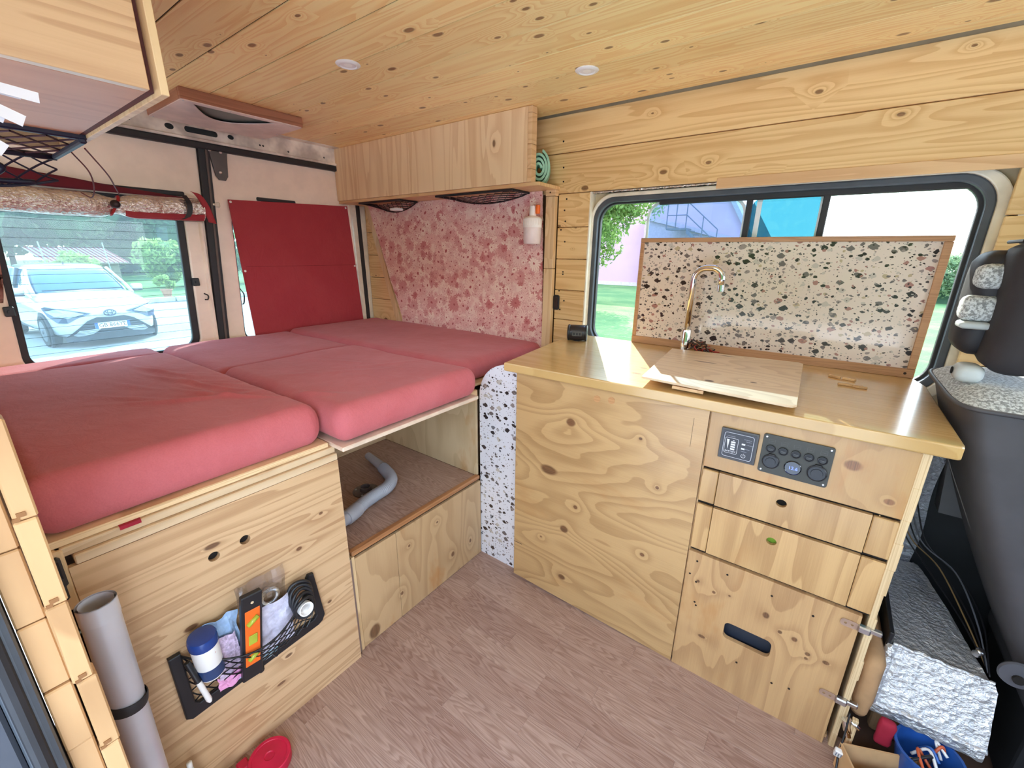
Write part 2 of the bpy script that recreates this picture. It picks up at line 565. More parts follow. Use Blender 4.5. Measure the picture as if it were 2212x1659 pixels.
def make_foil(name, quilt=85.0, col=(0.86, 0.85, 0.86, 1), rough=0.36, strength=0.9, metal=0.72):
    n = N(name)
    v = n.obj()
    a = n.voro(v, quilt, 'F1').outputs['Distance']
    b = n.noise(n.vmath('MULTIPLY', v, (1.0, 1.0, 1.6)), 110, 3, 0.6, dist=0.5)
    n.set(color=n.mix(n.step(b, 0.3, 0.7), tuple(c * 0.82 for c in col[:3]) + (1,), col), rough=rough, metal=metal)
    n.bump(n.math('ADD', n.math('MULTIPLY', a, 0.8), b), strength, 0.005)
    return n.m
m_foil = make_foil('silver_bubble_foil')
m_foil2 = make_foil('gold_bubble_foil', 75, (0.80, 0.72, 0.66, 1), 0.26, 0.8, 0.93)
m_foil_d = make_foil('dimpled_foil', 48, (0.5, 0.52, 0.58, 1), 0.35)

def make_terrazzo(name, base, u='x', v='z', dens=1.0, grey=False):
    n = N(name)
    s = n.sep(n.obj())
    p = n.comb(s[AX[u]], s[AX[v]])
    d = n.vmath('MULTIPLY', n.vmath('SUBTRACT', n.noise(p, 60, 2, 0.5, col=True), (0.5, 0.5, 0.5)), (0.012, 0.012, 0))
    p = n.vmath('ADD', p, d)
    col = base
    for k, (sc_, pr, rad, off, soft) in enumerate(((29, 0.62, 0.35, 0.0, 0.04), (52, 0.5, 0.30, 3.7, 0.05), (100, 0.42, 0.26, 8.1, 0.06))):
        q = n.vmath('ADD', n.vmath('MULTIPLY', p, (1.0, 1.35, 1)), (off, off * 1.7, 0))
        vo = n.voro(q, sc_, 'F1', '2D', 1.0, 'MINKOWSKI' if k == 0 else 'EUCLIDEAN')
        if k == 0: vo.inputs['Exponent'].default_value = 1.4
        cr = n.sep(vo.outputs['Color'])
        r = n.math('MULTIPLY', n.math('LESS_THAN', cr[0], pr * dens), n.math('ADD', rad * 0.45, n.math('MULTIPLY', cr[1], rad * 0.75)))
        mask = n.math('SUBTRACT', 1.0, n.step(vo.outputs['Distance'], n.math('SUBTRACT', r, soft), r))
        mask = n.math('MULTIPLY', mask, n.math('GREATER_THAN', r, 0.05))
        ramp = n.new('ShaderNodeValToRGB'); ramp.color_ramp.interpolation = 'CONSTANT'
        cols = [(0.0, C(52, 44, 46)), (0.26, C(112, 104, 104)), (0.5, C(196, 188, 180)), (0.68, C(150, 138, 136)), (0.8, C(172, 168, 174) if grey else C(166, 122, 116)), (0.88, C(120, 120, 128) if grey else C(186, 170, 142)), (0.94, C(70, 62, 62))]
        e = ramp.color_ramp.elements
        e[0].position, e[0].color = cols[0]
        e[1].position, e[1].color = cols[1]
        for pos, cc in cols[2:]:
            el = e.new(pos); el.color = cc
        n.put(ramp.inputs[0], cr[2])
        col = n.mix(mask, col, ramp.outputs[0])
    n.set(color=col, rough=0.12, coat=0.6, coatr=0.04)
    return n.m
m_terr = make_terrazzo('terrazzo_backsplash', C(226, 212, 202))
m_terr_w = make_terrazzo('terrazzo_white', C(232, 232, 240), dens=.72, grey=True)
m_terr_top = make_terrazzo('terrazzo_white_top', C(232, 232, 240), 'x', 'y')

def make_floral():
    n = N('floral_cotton')
    s = n.sep(n.obj())
    p = n.comb(s[0], s[2])
    d = n.vmath('MULTIPLY', n.vmath('SUBTRACT', n.noise(p, 9, 3, 0.6, col=True), (0.5, 0.5, 0.5)), (0.05, 0.05, 0))
    p = n.vmath('ADD', p, d)
    col = C(240, 212, 200)
    bg = n.noise(p, 22, 4, 0.65)
    col = n.mix(n.step(bg, 0.45, 0.62), col, C(230, 186, 180))
    for k, (sc_, pet, off, thr) in enumerate(((26.0, 4, 9.1, 0.9), (17.0, 6, 4.3, 0.8), (12.0, 7, 0.0, 0.85), (21.0, 5, 6.2, 0.6))):
        q = n.vmath('ADD', p, (off, off * 0.7, 0))
        vo = n.voro(q, sc_, 'F1', '2D', 1.0)
        q2 = n.new('ShaderNodeVectorMath', operation='SUBTRACT')
        n.put(q2.inputs[0], q); n.put(q2.inputs[1], vo.outputs['Position'])
        ls = n.sep(q2.outputs[0])
        ang = n.math('ARCTAN2', ls[1], ls[0])
        rad = n.math('MULTIPLY', n.vmath('LENGTH', q2.outputs[0]), sc_)
        cr = n.sep(vo.outputs['Color'])
        pt = n.math('ABSOLUTE', n.math('SINE', n.math('ADD', n.math('MULTIPLY', ang, pet), n.math('MULTIPLY', cr[0], 6.0))))
        R_ = n.math('MULTIPLY', n.math('ADD', 0.34, n.math('MULTIPLY', pt, 0.20)), n.math('ADD', 0.65, n.math('MULTIPLY', cr[1], 0.45)))
        mask = n.math('SUBTRACT', 1.0, n.step(rad, n.math('SUBTRACT', R_, 0.04), R_))
        mask = n.math('MULTIPLY', mask, n.math('LESS_THAN', cr[2], thr))
        ramp = n.new('ShaderNodeValToRGB')
        e = ramp.color_ramp.elements
        e[0].position, e[0].color = 0.0, C(244, 222, 208)
        e[1].position, e[1].color = 1.0, C(240, 210, 200)
        for pos, cc in ((0.30, C(236, 196, 188)), (0.50, C(228, 178, 172)), (0.68, C(210, 142, 140)), (0.74, C(196, 116, 116)), (0.80, C(230, 188, 180))):
            el = e.new(pos); el.color = cc
        n.put(ramp.inputs[0], cr[0])
        dk = n.mix(0.45, ramp.outputs[0], C(186, 104, 104))
        stripe = n.math('SUBTRACT', 1.0, n.step(pt, 0.05, 0.42))
        pc = n.mix(n.math('MULTIPLY', stripe, 0.75), ramp.outputs[0], dk)
        pc = n.mix(n.math('LESS_THAN', rad, 0.075), pc, C(180, 96, 98))
        edge = n.math('MULTIPLY', n.step(rad, n.math('SUBTRACT', R_, 0.10), n.math('SUBTRACT', R_, 0.04)), 0.6)
        pc = n.mix(edge, pc, C(196, 124, 122))
        col = n.mix(mask, col, pc)
    n.set(color=col, rough=0.85, spec=0.15, sheen=0.1)
    wv = n.noise(n.vmath('MULTIPLY', n.obj(), (1.0, 1, 0.45)), 26, 4, 0.6, dist=0.8)
    n.bump(wv, 0.5, 0.006)
    return n.m
m_floral = make_floral()

def make_glass(name, tint=(0.93, 0.97, 0.96, 1), refl=0.08, milk=0.0, milkcol=(0.8, 0.9, 1, 1), rough=0.02):
    n = N(name)
    t = n.t
    tr = n.new('ShaderNodeBsdfTransparent'); tr.inputs[0].default_value = tint
    gl = n.new('ShaderNodeBsdfGlossy'); gl.inputs['Roughness'].default_value = rough; gl.inputs['Color'].default_value = (1, 1, 1, 1)
    fr = n.new('ShaderNodeLayerWeight'); fr.inputs[0].default_value = 0.35
    mx = n.new('ShaderNodeMixShader')
    n.put(mx.inputs[0], n.math('ADD', n.math('MULTIPLY', fr.outputs['Facing'], refl), refl * 0.25))
    t.links.new(tr.outputs[0], mx.inputs[1]); t.links.new(gl.outputs[0], mx.inputs[2])
    o = mx.outputs[0]
    if milk:
        tl = n.new('ShaderNodeBsdfTranslucent'); tl.inputs[0].default_value = milkcol
        m2 = n.new('ShaderNodeMixShader')
        dn = n.noise(n.obj(), 6, 4, 0.6)
        n.put(m2.inputs[0], n.math('MULTIPLY', n.math('ADD', 0.6, n.math('MULTIPLY', dn, 0.8)), milk))
        t.links.new(o, m2.inputs[1]); t.links.new(tl.outputs[0], m2.inputs[2])
        o = m2.outputs[0]
    t.links.new(o, n.out.inputs[0])
    return n.m
m_glass = make_glass('clear_glass')
m_glass_r = make_glass('dusty_rear_glass', (0.66, 0.80, 0.80, 1), 0.06, 0.035, (0.75, 0.9, 1, 1))
m_glass_b = make_glass('blue_tinted_glass', (0.52, 0.68, 0.80, 1), 0.08, 0.02)
m_glass_c = make_glass('cyan_tinted_glass', (0.13, 0.31, 0.36, 1), 0.14)
m_poly = make_glass('clear_polythene', (0.94, 0.94, 0.96, 1), 0.32, 0.04, rough=0.10)

def make_floorboard():
    n = N('laminate_oak')
    s = n.sep(n.obj())
    r = n.rand()
    u = n.math('ADD', s[0], n.math('MULTIPLY', r, 17.3)); v = n.math('ADD', s[1], n.math('MULTIPLY', r, 7.1))
    field = n.noise(n.comb(n.math('MULTIPLY', u, 1.6), n.math('MULTIPLY', v, 14.0)), 1.0, 2.0, 0.5)
    ring = n.math('FRACT', n.math('MULTIPLY', field, 26.0))
    ring = n.math('MULTIPLY', n.step(ring, 0.1, 0.8), n.math('SUBTRACT', 1.0, n.step(ring, 0.8, 1.0)))
    fib = n.noise(n.comb(n.math('MULTIPLY', u, 14), n.math('MULTIPLY', v, 420)), 1.0, 3.0, 0.6)
    tone = n.math('FRACT', n.math('MULTIPLY', r, 91.7))
    a = n.mix(tone, C(172, 142, 128), C(186, 158, 142))
    b = n.mix(tone, C(136, 104, 90), C(150, 120, 106))
    f = n.math('ADD', n.math('MULTIPLY', ring, 0.6), n.math('MULTIPLY', n.math('SUBTRACT', fib, 0.38), 2.0), clamp=True)
    n.set(color=n.mix(f, a, b), rough=0.42)
    n.bump(fib, 0.15, 0.0005)
    return n.m
m_lam = make_floorboard()

# ------------------------------------------------------------------ the van's shell
# floor: laminate strips on a base
floor = empty('floor', (0, 0.6, 0), kind='structure')
B().box(-2.43, 1.9, -0.06, 1.8, -0.03, -0.0041).build('floor_base', plain('underlay', C(96, 72, 58), 0.9), floor)
strip_lengths = (0.31, 0.47, 0.39)
strip_mesh = {}
for row in range(19):
    y0 = -0.045 + row * 0.0655
    x = -1.02 - (row * 0.173) % 0.4
    k = row
    while x < 0.55:
        L = strip_lengths[k % 3]; k += 1 + row % 2
        xa = max(x, -1.03); xb = min(x + L, 0.60)
        x += L
        if xb - xa < 0.03: continue
        w_ = round(xb - xa, 3)
        if w_ not in strip_mesh:
            g = (row % 3 == 0)
            o = B().box(xa + .0001, xa + w_ - .0001, y0 + .0001, y0 + 0.0654, -0.004, 0.0, bev=0.0003).build('plank', m_lam, floor)
            strip_mesh[w_] = o.data
        else:
            o = bpy.data.objects.new('plank', strip_mesh[w_]); COL.objects.link(o)
            o.parent = floor
        o.location = Vector(((xa + xb) / 2, y0 + 0.0327, -0.002)) - WORLD[floor.name]

# ceiling: tongue and groove planks
ceiling = empty('ceiling', (-0.6, 0.8, 1.8), kind='structure')
B().box(-2.46, 1.2, -0.6, 1.80, 1.825, 1.84).build('ceiling_panel', plain('roof_sheet', C(200, 190, 170), 0.6), ceiling)
cm = None
for k in range(-4, 12):
    y0 = 0.075 + 0.145 * k
    y1 = min(y0 + 0.145, 1.722)
    x0 = -2.36 if not (0.70 < (y0 + y1) / 2 < 1.16) else -2.36
    b = B().box(x0, 1.18, y0 + 0.0023, y1 - 0.0023, 1.80, 1.8026)
    b.build('plank', m_ceil, ceiling)
# added dark sheet behind the planks, painting shade into the joints
B().box(-2.36, 1.18, -0.6, 1.722, 1.8028, 1.8245).build('batten', plain('joint_shade', C(40, 24, 14), 0.9), ceiling)

# window-side wall
WX0, WX1, WZ0, WZ1 = -0.868, 0.318, 0.84, 1.474
wall_w = empty('wall_window', (-0.6, 1.77, 0), kind='structure')
plate('wall_panel', plain('wall_core', C(206, 186, 150), 0.7), [(-2.46, 0), (1.9, 0), (1.9, 1.84), (-2.46, 1.84)],
      [rr(WX0, WX1, WZ0, WZ1, 0.09), rr(0.62, 1.55, 0.85, 1.5, 0.09)], 0.02, 'xz', 1.784, wall_w)
ROWS = [0.0, 0.138, 0.275, 0.411, 0.547, 0.683, 0.82, 0.955, 1.09, 1.226, 1.36, 1.497, 1.655, 1.799]
for i in range(len(ROWS) - 1):
    z0, z1 = ROWS[i] + 0.0016, ROWS[i + 1] - 0.0016
    if z0 > 1.49:
        spans = [(-1.25, 0.62), (-2.42, -1.26)]
    elif z0 > 0.55:
        spans = [(-1.03, -0.880), (-2.42, -2.06), (0.338, 0.62)]
    else:
        spans = []
    for xa, xb in spans:
        B().box(xa, xb, 1.742, 1.757, z0, z1, bev=0.0015).build('plank', m_wall, wall_w)
B().box(-2.42, -1.03, 1.757, 1.783, 0.5, 1.80).build('batten', plain('joint_shade2', C(96, 66, 36), 0.9), wall_w)
B().box(-1.03, -0.888, 1.757, 1.783, 0.5, 1.80).build('batten', m_trimz, wall_w)
B().box(-0.888, 0.62, 1.757, 1.783, 1.50, 1.80).build('batten', m_trimx, wall_w)
# screws in the boards by the window
for i, (x, z) in enumerate(((-1.018, 1.70), (-1.012, 1.60), (-1.01, 1.545), (-0.99, 1.475), (-0.998, 1.43), (-0.992, 1.385), (-1.012, 1.35),
                            (-0.99, 1.3), (-0.992, 1.17), (-0.992, 1.16), (-1.008, 1.085), (-0.98, 1.042), (-1.0, 1.0))):
    B().lathe([(0.0036, 0), (0.0036, 0.0018), (0.0024, 0.0022)], (x, 1.7421, z), (0, -1, 0), 10).build('screw', m_screw, wall_w)
# strip above the window, foil edge and white reveal
B().box(-0.39, 0.62, 1.736, 1.742, 1.474, 1.508, bev=0.001).build('batten', m_trimx, wall_w)
B().box(-0.8795, -0.874, 1.742, 1.784, 0.84, 1.497).build('batten', plain('white_edge', C(236, 226, 204), 0.6), wall_w)
b = B()
for k in range(240):
    t = k / 240
    x = -0.885 + 1.25 * t
    b.box(x, x + 0.0065 + random.random() * .003, 1.752 + random.random() * .006, 1.784, 1.490 + random.random() * 0.003, 1.4965)
tag(b.build('foam_edge', m_foil2, wall_w), kind='stuff')

window_1 = empty('window_1', (-0.28, 1.78, 0.84), kind='structure')
plate('flange', m_cream2, rr(-0.880, 0.348, 0.82, 1.489, 0.10, 10), [rr(WX0, WX1, WZ0, WZ1, 0.088, 10)], 0.024, 'xz', 1.760, window_1, bev=0.004)
plate('seal', m_rubber_g, rr(WX0 - .001, WX1 + .001, WZ0, WZ1 + .001, 0.088, 10), [rr(-0.850, 0.298, 0.862, 1.454, 0.076, 10)], 0.030, 'xz', 1.766, window_1, bev=0.005)
plate('seal_lip', m_rubber, rr(-0.858, 0.307, 0.853, 1.463, 0.082, 10), [rr(-0.843, 0.288, 0.869, 1.447, 0.07, 10)], 0.020, 'xz', 1.782, window_1, bev=0.003)
plate('glazing', m_glass, rr(-0.852, 0.30, 0.858, 1.456, 0.074, 8), [rr(-0.64, -0.064, 0.90, 1.43, 0.03)], 0.004, 'xz', 1.794, window_1)
plate('pane', m_glass_b, rr(-0.645, -0.285, 0.89, 1.44, 0.05, 8), [], 0.004, 'xz', 1.802, window_1)
plate('pane', m_glass_c, rr(-0.275, -0.064, 0.89, 1.44, 0.02, 6), [], 0.004, 'xz', 1.806, window_1)
plate('pane_border', plain('white_frit', C(236, 244, 248), 0.5, var=0), rr(-0.648, -0.29, 0.90, 1.452, 0.06, 8), [rr(-0.638, -0.30, 0.91, 1.443, 0.052, 8)], 0.002, 'xz', 1.7995, window_1)
plate('pane_border', plain('white_frit', C(236, 244, 248), 0.5), rr(-0.262, -0.07, 0.90, 1.448, 0.016, 5), [rr(-0.246, -0.078, 0.91, 1.442, 0.012, 5)], 0.002, 'xz', 1.8025, window_1)
for x in (-0.283, -0.062):
    B().box(x - 0.0095, x + 0.0095, 1.782, 1.800, 0.87, 1.45, bev=0.002).build('mullion', m_rubber, window_1)
B().box(-0.60, 0.27, 1.780, 1.800, 1.436, 1.462, bev=0.003).build('rail', m_rubber, window_1)

# rear doors with their windows
RX = -2.43
wall_r = empty('wall_rear', (RX, 0.85, 0), kind='structure')
B().box(RX - 0.075, RX - 0.03, -0.6, 1.82, 0.0, 0.30).build('sill_beam', m_cream2, wall_r)
B().box(RX - 0.10, RX - 0.09, -0.6, 1.82, 1.70, 1.84).build('header_skin', m_greymetal, wall_r)
lw = [(0.172, 0.79), (0.748, 0.79), (0.786, 1.40), (0.786, 1.46), (0.20, 1.46), (0.20, 1.30)]
lwin = rr(0.176, 0.770, 0.775, 1.462, 0.07, 8)
def skew(poly, k=0.055, z0=0.83):
    return [(y + (z - z0) * k, z) for y, z in poly]
door_1 = empty('door_1', (RX, 0.42, 0.1), kind='structure')
wl = skew(rr(0.165, 0.752, 0.775, 1.462, 0.07, 8))
plate('door_skin', m_cream, [(-0.10, 0.1), (0.800, 0.1), (0.826, 0.83), (0.885, 1.70), (-0.10, 1.70)], [wl], 0.05, 'yz', RX - 0.05, door_1, bev=0.006)
plate('window_seal', m_rubber, skew(rr(0.163, 0.754, 0.773, 1.464, 0.072, 8)), [skew(rr(0.186, 0.724, 0.797, 1.44, 0.055, 8))], 0.022, 'yz', RX - 0.034, door_1, bev=0.004)
plate('outer_skin', m_cream2, [(-0.10, 0.1), (0.83, 0.1), (0.89, 1.72), (-0.10, 1.72)], [skew(rr(0.14, 0.775, 0.74, 1.48, 0.07, 8))], 0.012, 'yz', RX - 0.10, door_1)
plate('glazing', m_glass_r, skew(rr(0.12, 0.79, 0.72, 1.50, 0.06, 8)), [], 0.004, 'yz', RX - 0.086, door_1)
b = B()
for k in range(19):
    z = 0.80 + k * 0.0345
    y0 = 0.15 + (z - 0.83) * .055; y1 = 0.765 + (z - 0.83) * .055
    b.box(RX - 0.0815, RX - 0.0808, y0, y1, z - 0.0006, z + 0.0006)
tag(b.build('heater_wires', plain('heater_wire', C(40, 60, 66), 0.6), door_1), kind='stuff')
for (y, z) in ((0.776, 1.10), (0.172, 1.02)):
    B().box(RX - 0.012, RX + 0.012, y - 0.014, y + 0.014, z - 0.018, z + 0.018, bev=0.003).lathe([(0.006, 0), (0.006, 0.01)], (RX + 0.012, y, z), (1, 0, 0), 10).build('latch_clip', m_black, door_1)
B().tube(bez([(RX + .004, 0.80, 1.045), (RX + .014, 0.812, 1.035), (RX + .016, 0.808, 1.018), (RX + .004, 0.80, 1.016)]), 0.003, 6).build('hook', m_black, door_1)
B().box(RX - 0.002, RX + 0.010, 0.50, 0.80, 1.474, 1.494, bev=0.005).build('handle_slot', m_rubber, door_1)
# vertical rib of the door frame
B().hexa([Vector(p) for p in ((RX, 0.784, 0.3), (RX + .012, 0.79, 0.3), (RX + .012, 0.80, 0.3), (RX, 0.806, 0.3),
                              (RX, 0.836, 1.45), (RX + .012, 0.842, 1.45), (RX + .012, 0.850, 1.45), (RX, 0.856, 1.45))]).build('rib', m_cream, door_1)

door_2 = empty('door_2', (RX, 1.28, 0.1), kind='structure')
plate('door_skin', m_cream, [(0.835, 0.1), (1.69, 0.1), (1.69, 1.70), (0.932, 1.70), (0.872, 0.83)], [skew(rr(0.952, 1.60, 0.775, 1.43, 0.06, 8), 0.05)], 0.05, 'yz', RX - 0.05, door_2, bev=0.006)
plate('window_seal', m_rubber, skew(rr(0.950, 1.602, 0.773, 1.432, 0.06, 8), .05), [skew(rr(0.963, 1.588, 0.79, 1.418, 0.05, 8), .05)], 0.02, 'yz', RX - 0.046, door_2)
plate('outer_skin', m_cream2, [(0.84, 0.1), (1.75, 0.1), (1.75, 1.72), (0.90, 1.72)], [skew(rr(0.93, 1.62, 0.74, 1.45, 0.06, 8), .05)], 0.012, 'yz', RX - 0.10, door_2)
plate('glazing', m_glass_r, skew(rr(0.92, 1.63, 0.72, 1.46, 0.05, 8), .05), [], 0.004, 'yz', RX - 0.086, door_2)
B().tube(bez([(RX + .004, 0.962, 1.06), (RX + .018, 0.97, 1.03), (RX + .014, 0.966, 0.99), (RX + .004, 0.962, 0.98)]), 0.003, 6).build('hook', m_black, door_2)
B().box(RX - 0.002, RX + 0.008, 1.11, 1.31, 1.486, 1.504, bev=0.004).build('handle_slot', m_rubber, door_2)
B().box(RX, RX + 0.014, 0.895, 0.935, 1.440, 1.462, bev=0.003).box(RX + .014, RX + 0.016, 0.903, 0.911, 1.447, 1.455).build('striker', m_cream2, door_2)
br = empty('door_hinge', (RX, 0.955, 1.57), parent=door_2)
plate('bracket', plain('hinge_grey', C(92, 88, 86), 0.45), [(0.925, 1.698), (1.005, 1.698), (0.992, 1.58), (0.980, 1.562), (0.952, 1.562), (0.940, 1.58)], [], 0.012, 'yz', RX + 0.001, br, bev=0.002)
for (y, z) in ((0.93, 1.685), (0.975, 1.682), (0.960, 1.595)):
    B().lathe([(0.007, 0), (0.007, 0.003), (0.004, 0.005)], (RX + 0.013, y, z), (1, 0, 0), 12).build('bolt', m_steel, br)
# rubber between the doors, along the top and at the wall
seal = empty('trim_1', (RX, 0.87, 0.8), kind='structure')
B().hexa([Vector(p) for p in ((RX - .02, 0.790, 0.3), (RX + .014, 0.790, 0.3), (RX + .014, 0.835, 0.3), (RX - .02, 0.835, 0.3),
                              (RX - .02, 0.886, 1.70), (RX + .014, 0.886, 1.70), (RX + .014, 0.93, 1.70), (RX - .02, 0.93, 1.70))]).build('centre_seal', m_rubber, seal)
B().hexa([Vector(p) for p in ((RX + .014, 0.812, 0.3), (RX + .018, 0.812, 0.3), (RX + .018, 0.822, 0.3), (RX + .014, 0.822, 0.3),
                              (RX + .014, 0.912, 1.70), (RX + .018, 0.912, 1.70), (RX + .018, 0.920, 1.70), (RX + .014, 0.920, 1.70))]).build('seal_ridge', plain('worn_rubber', C(96, 82, 76), .5), seal)
B().box(RX - 0.03, RX + 0.025, -0.1, 1.70, 1.684, 1.712, bev=0.006).build('top_seal', m_rubber, seal)
B().hexa([Vector(p) for p in ((RX - .02, 1.690, 0.3), (RX + .02, 1.690, 0.3), (RX + .02, 1.718, 0.3), (RX - .02, 1.718, 0.3),
                              (RX - .02, 1.668, 1.70), (RX + .02, 1.668, 1.70), (RX + .02, 1.696, 1.70), (RX - .02, 1.696, 1.70))]).build('side_seal', m_rubber, seal)
B().hexa([Vector(p) for p in ((RX, 1.664, 0.3), (RX + .02, 1.664, 0.3), (RX + .02, 1.690, 0.3), (RX, 1.690, 0.3),
                              (RX, 1.640, 1.69), (RX + .02, 1.640, 1.69), (RX + .02, 1.668, 1.69), (RX, 1.668, 1.69))]).build('side_flange', m_cream2, seal)
B().box(RX - 0.03, RX + 0.012, -0.12, -0.10, 0, 1.7).build('side_flange', m_cream2, seal)
# roof cross member with punched holes
trim2 = empty('trim_2', (RX, 0.8, 1.71), kind='structure')
holes = [disc(0.78, 0.5, 0.016), disc(1.02, 0.5, 0.013), rr(0.86, 0.98, 0.487, 0.513, 0.012)]
th_ = []
cu_holes = [disc(0.79, 1.752, 0.017, 16, 0.012), disc(1.03, 1.755, 0.014, 16, 0.010), rr(0.845, 0.975, 1.742, 1.766, 0.011), disc(0.655, 1.75, .005, 8), disc(1.16, 1.745, .005, 8), disc(1.175, 1.745, .005, 8), disc(1.30, 1.74, .005, 8), disc(1.5, 1.745, .005, 8)]
plate('cross_member', m_greymetal, [(-0.1, 1.712), (1.70, 1.712), (1.70, 1.815), (-0.1, 1.815)], cu_holes, 0.006, 'yz', RX + 0.012, trim2, bev=0.001)
B().box(RX + 0.018, RX + 0.028, -0.1, 1.70, 1.712, 1.724, bev=0.003).box(RX + 0.018, RX + 0.07, -0.1, 1.70, 1.798, 1.812, bev=0.003).build('cross_member_rib', m_greymetal, trim2)
B().box(RX - 0.04, RX - 0.03, -0.1, 1.70, 1.712, 1.82).build('cross_member_back', m_black, trim2)

m_raw = wood('raw_wood', 'zx', C(206, 164, 116), C(160, 118, 76), sa=1, sc=30, rings=7, contrast=0.5)
# door-side wall, ends at the sliding door; boards seen end-on
wall_d = empty('wall_door', (-1.6, -0.02, 0), kind='structure')
B().box(-2.46, -0.78, -0.12, -0.10, 0, 0.80).box(-2.46, -0.78, -0.12, -0.10, 1.5, 1.84).build('wall_panel', m_cream2, wall_d)
for k in range(12):
    z0 = 0.02 + k * 0.109
    B().box(-2.40, -0.752 + random.uniform(-.002, .002), -0.030, -0.002, z0, z0 + 0.1075, bev=0.002).build('plank', m_raw, wall_d)
b = B()
pts = []
batt = empty('trim_3', (-0.76, 0.01, 0), kind='structure')
zz = [0.02 + 0.13 * k for k in range(10)]
for k in range(len(zz) - 1):
    wv = 0.0015 * math.sin(k * 2.1)
    B().box(-0.775, -0.742, -0.001 + wv, 0.0205 + wv, zz[k] + 0.0006, zz[k + 1] - 0.0006, bev=0.0022).build('block', m_raw, batt)
b = B()
for k in range(1, 9):
    b.box(-0.7425, -0.7405, 0.004, 0.012, zz[k] + .006, zz[k] + 0.012).box(-0.7425, -0.741, 0.0, 0.006, zz[k] + .001, zz[k] + 0.006)
tag(b.build('saw_nicks', plain('nick', C(140, 96, 56), .8), batt), kind='stuff')
sl = empty('trim_4', (-0.76, -0.05, 0), kind='structure')
B().box(-0.80, -0.735, -0.062, -0.032, -0.1, 1.79, bev=0.007).build('door_seal', m_rubber_g, sl)
B().tube([(-0.735, -0.050, -0.1), (-0.735, -0.050, 1.79)], 0.009, 10).build('seal_bead', m_rubber, sl)
B().box(-0.83, -0.74, -0.10, -0.063, -0.1, 1.8, bev=0.004).build('door_post', plain('post_dark', C(70, 74, 84), 0.5), sl)

B().box(RX - 0.10, RX + 0.005, 1.70, 1.80, 0.0, 1.84).build('corner_post', m_cream2, wall_r)
# ------------------------------------------------------------------ bed
def disp_cushion(seed, amp=0.004, folds=None, top=0.845, slope=0.0):
    def f(p):
        q = Vector((p.x * 3.1 + seed, p.y * 3.1, p.z * 3.1))
        a = mnoise.noise(q) * amp * 1.5 + mnoise.noise(q * 3.3) * amp * 0.5
        d = Vector((mnoise.noise(q + Vector((7, 0, 0))) * amp, mnoise.noise(q + Vector((0, 9, 0))) * amp, a if p.z > top - 0.045 else a * 0.2))
        if p.x > -2.17:
            d.z += slope * max(0.0, (p.z - 0.76) / 0.085) * (p.x + 2.17) / 1.16
        if folds and p.z > top - 0.03:
            for (fx, fy, ang, ln, wd, h, bend) in folds:
                dx, dy = p.x - fx, p.y - fy
                u = dx * math.cos(ang) + dy * math.sin(ang)
                v = -dx * math.sin(ang) + dy * math.cos(ang) - bend * u * u
                d.z += h * math.exp(-(u / ln) ** 2) * (math.exp(-(v / wd) ** 2) - 0.35 * math.exp(-((v - wd * 2) / (wd * 1.3)) ** 2))
        return d
    return f
random.seed(3)
foldsA = [(-1.80 + 0.072 * k, 0.405 + 0.012 * (k % 3), 0.36 + random.uniform(-.14, .14), 0.12 + 0.03 * (k % 2), 0.0085, 0.0075, 0.9) for k in range(8)]
foldsA += [(-1.33, 0.33, 0.95, 0.14, 0.014, 0.008, 1.0), (-1.62, 0.30, 0.25, 0.10, 0.010, 0.006, 0.5), (-1.45, 0.27, 0.5, 0.10, 0.010, 0.005, 0.5)]
foldsB = [(-1.13, 0.60, 0.5, 0.07, 0.014, 0.007, 0), (-1.30, 0.75, 0.9, 0.16, 0.012, 0.003, .3), (-1.25, 0.95, 1.1, 0.16, 0.012, 0.003, .3), (-1.45, 0.85, 0.4, 0.16, 0.012, 0.003, .3)]
def cushion(x0, x1, y0, y1, label, seed, folds=None, n=40, z1=0.845, r=0.040, z0=0.756, slope=0.0):
    o = B().rbox(x0, x1, y0, y1, z0, z1, r, n, disp_cushion(seed, 0.004, folds, z1, slope)).build('cushion', m_red, smooth=True)
    return tag(o, label, 'cushion', 'terracotta bed cushions')
cushion(-2.16, -1.012, 0.012, 0.548, 'large wrinkled terracotta bed cushion in front of the rear door window, nearest the door side', 1.0, foldsA, 130, slope=0.026)
cushion(-1.69, -0.952, 0.556, 1.108, 'terracotta bed cushion above the open compartment with the grey hose', 5.0, foldsB, 90, slope=0.016)
cushion(-2.37, -1.07, 1.135, 1.722, 'long terracotta bed cushion along the floral fabric panel', 9.0, None, 40, 0.842)
cushion(-2.33, -1.70, 0.556, 1.128, 'terracotta bed cushion at the foot of the burgundy window board', 13.0, None, 30, 0.838)
cushion(-2.37, -2.165, -0.02, 0.548, 'narrow sunlit terracotta bed cushion under the rear door window', 17.0, None, 26, 0.838)

bed = empty('bed_platform', (-1.7, 0.85, 0), label='pine and plywood bed platform with a step and open compartment under terracotta cushions', cat='bed')
KP = [(0.30, 0.33, .004, .003), (0.18, .45, .01, .006), (0.43, 0.5, .006, .005), (0.36, 0.20, .008, .005), (0.49, .28, .006, .005), (0.25, 0.62, .012, 0.006), (0.50, 0.57, .005, .004), (0.33, .13, .008, .004)]
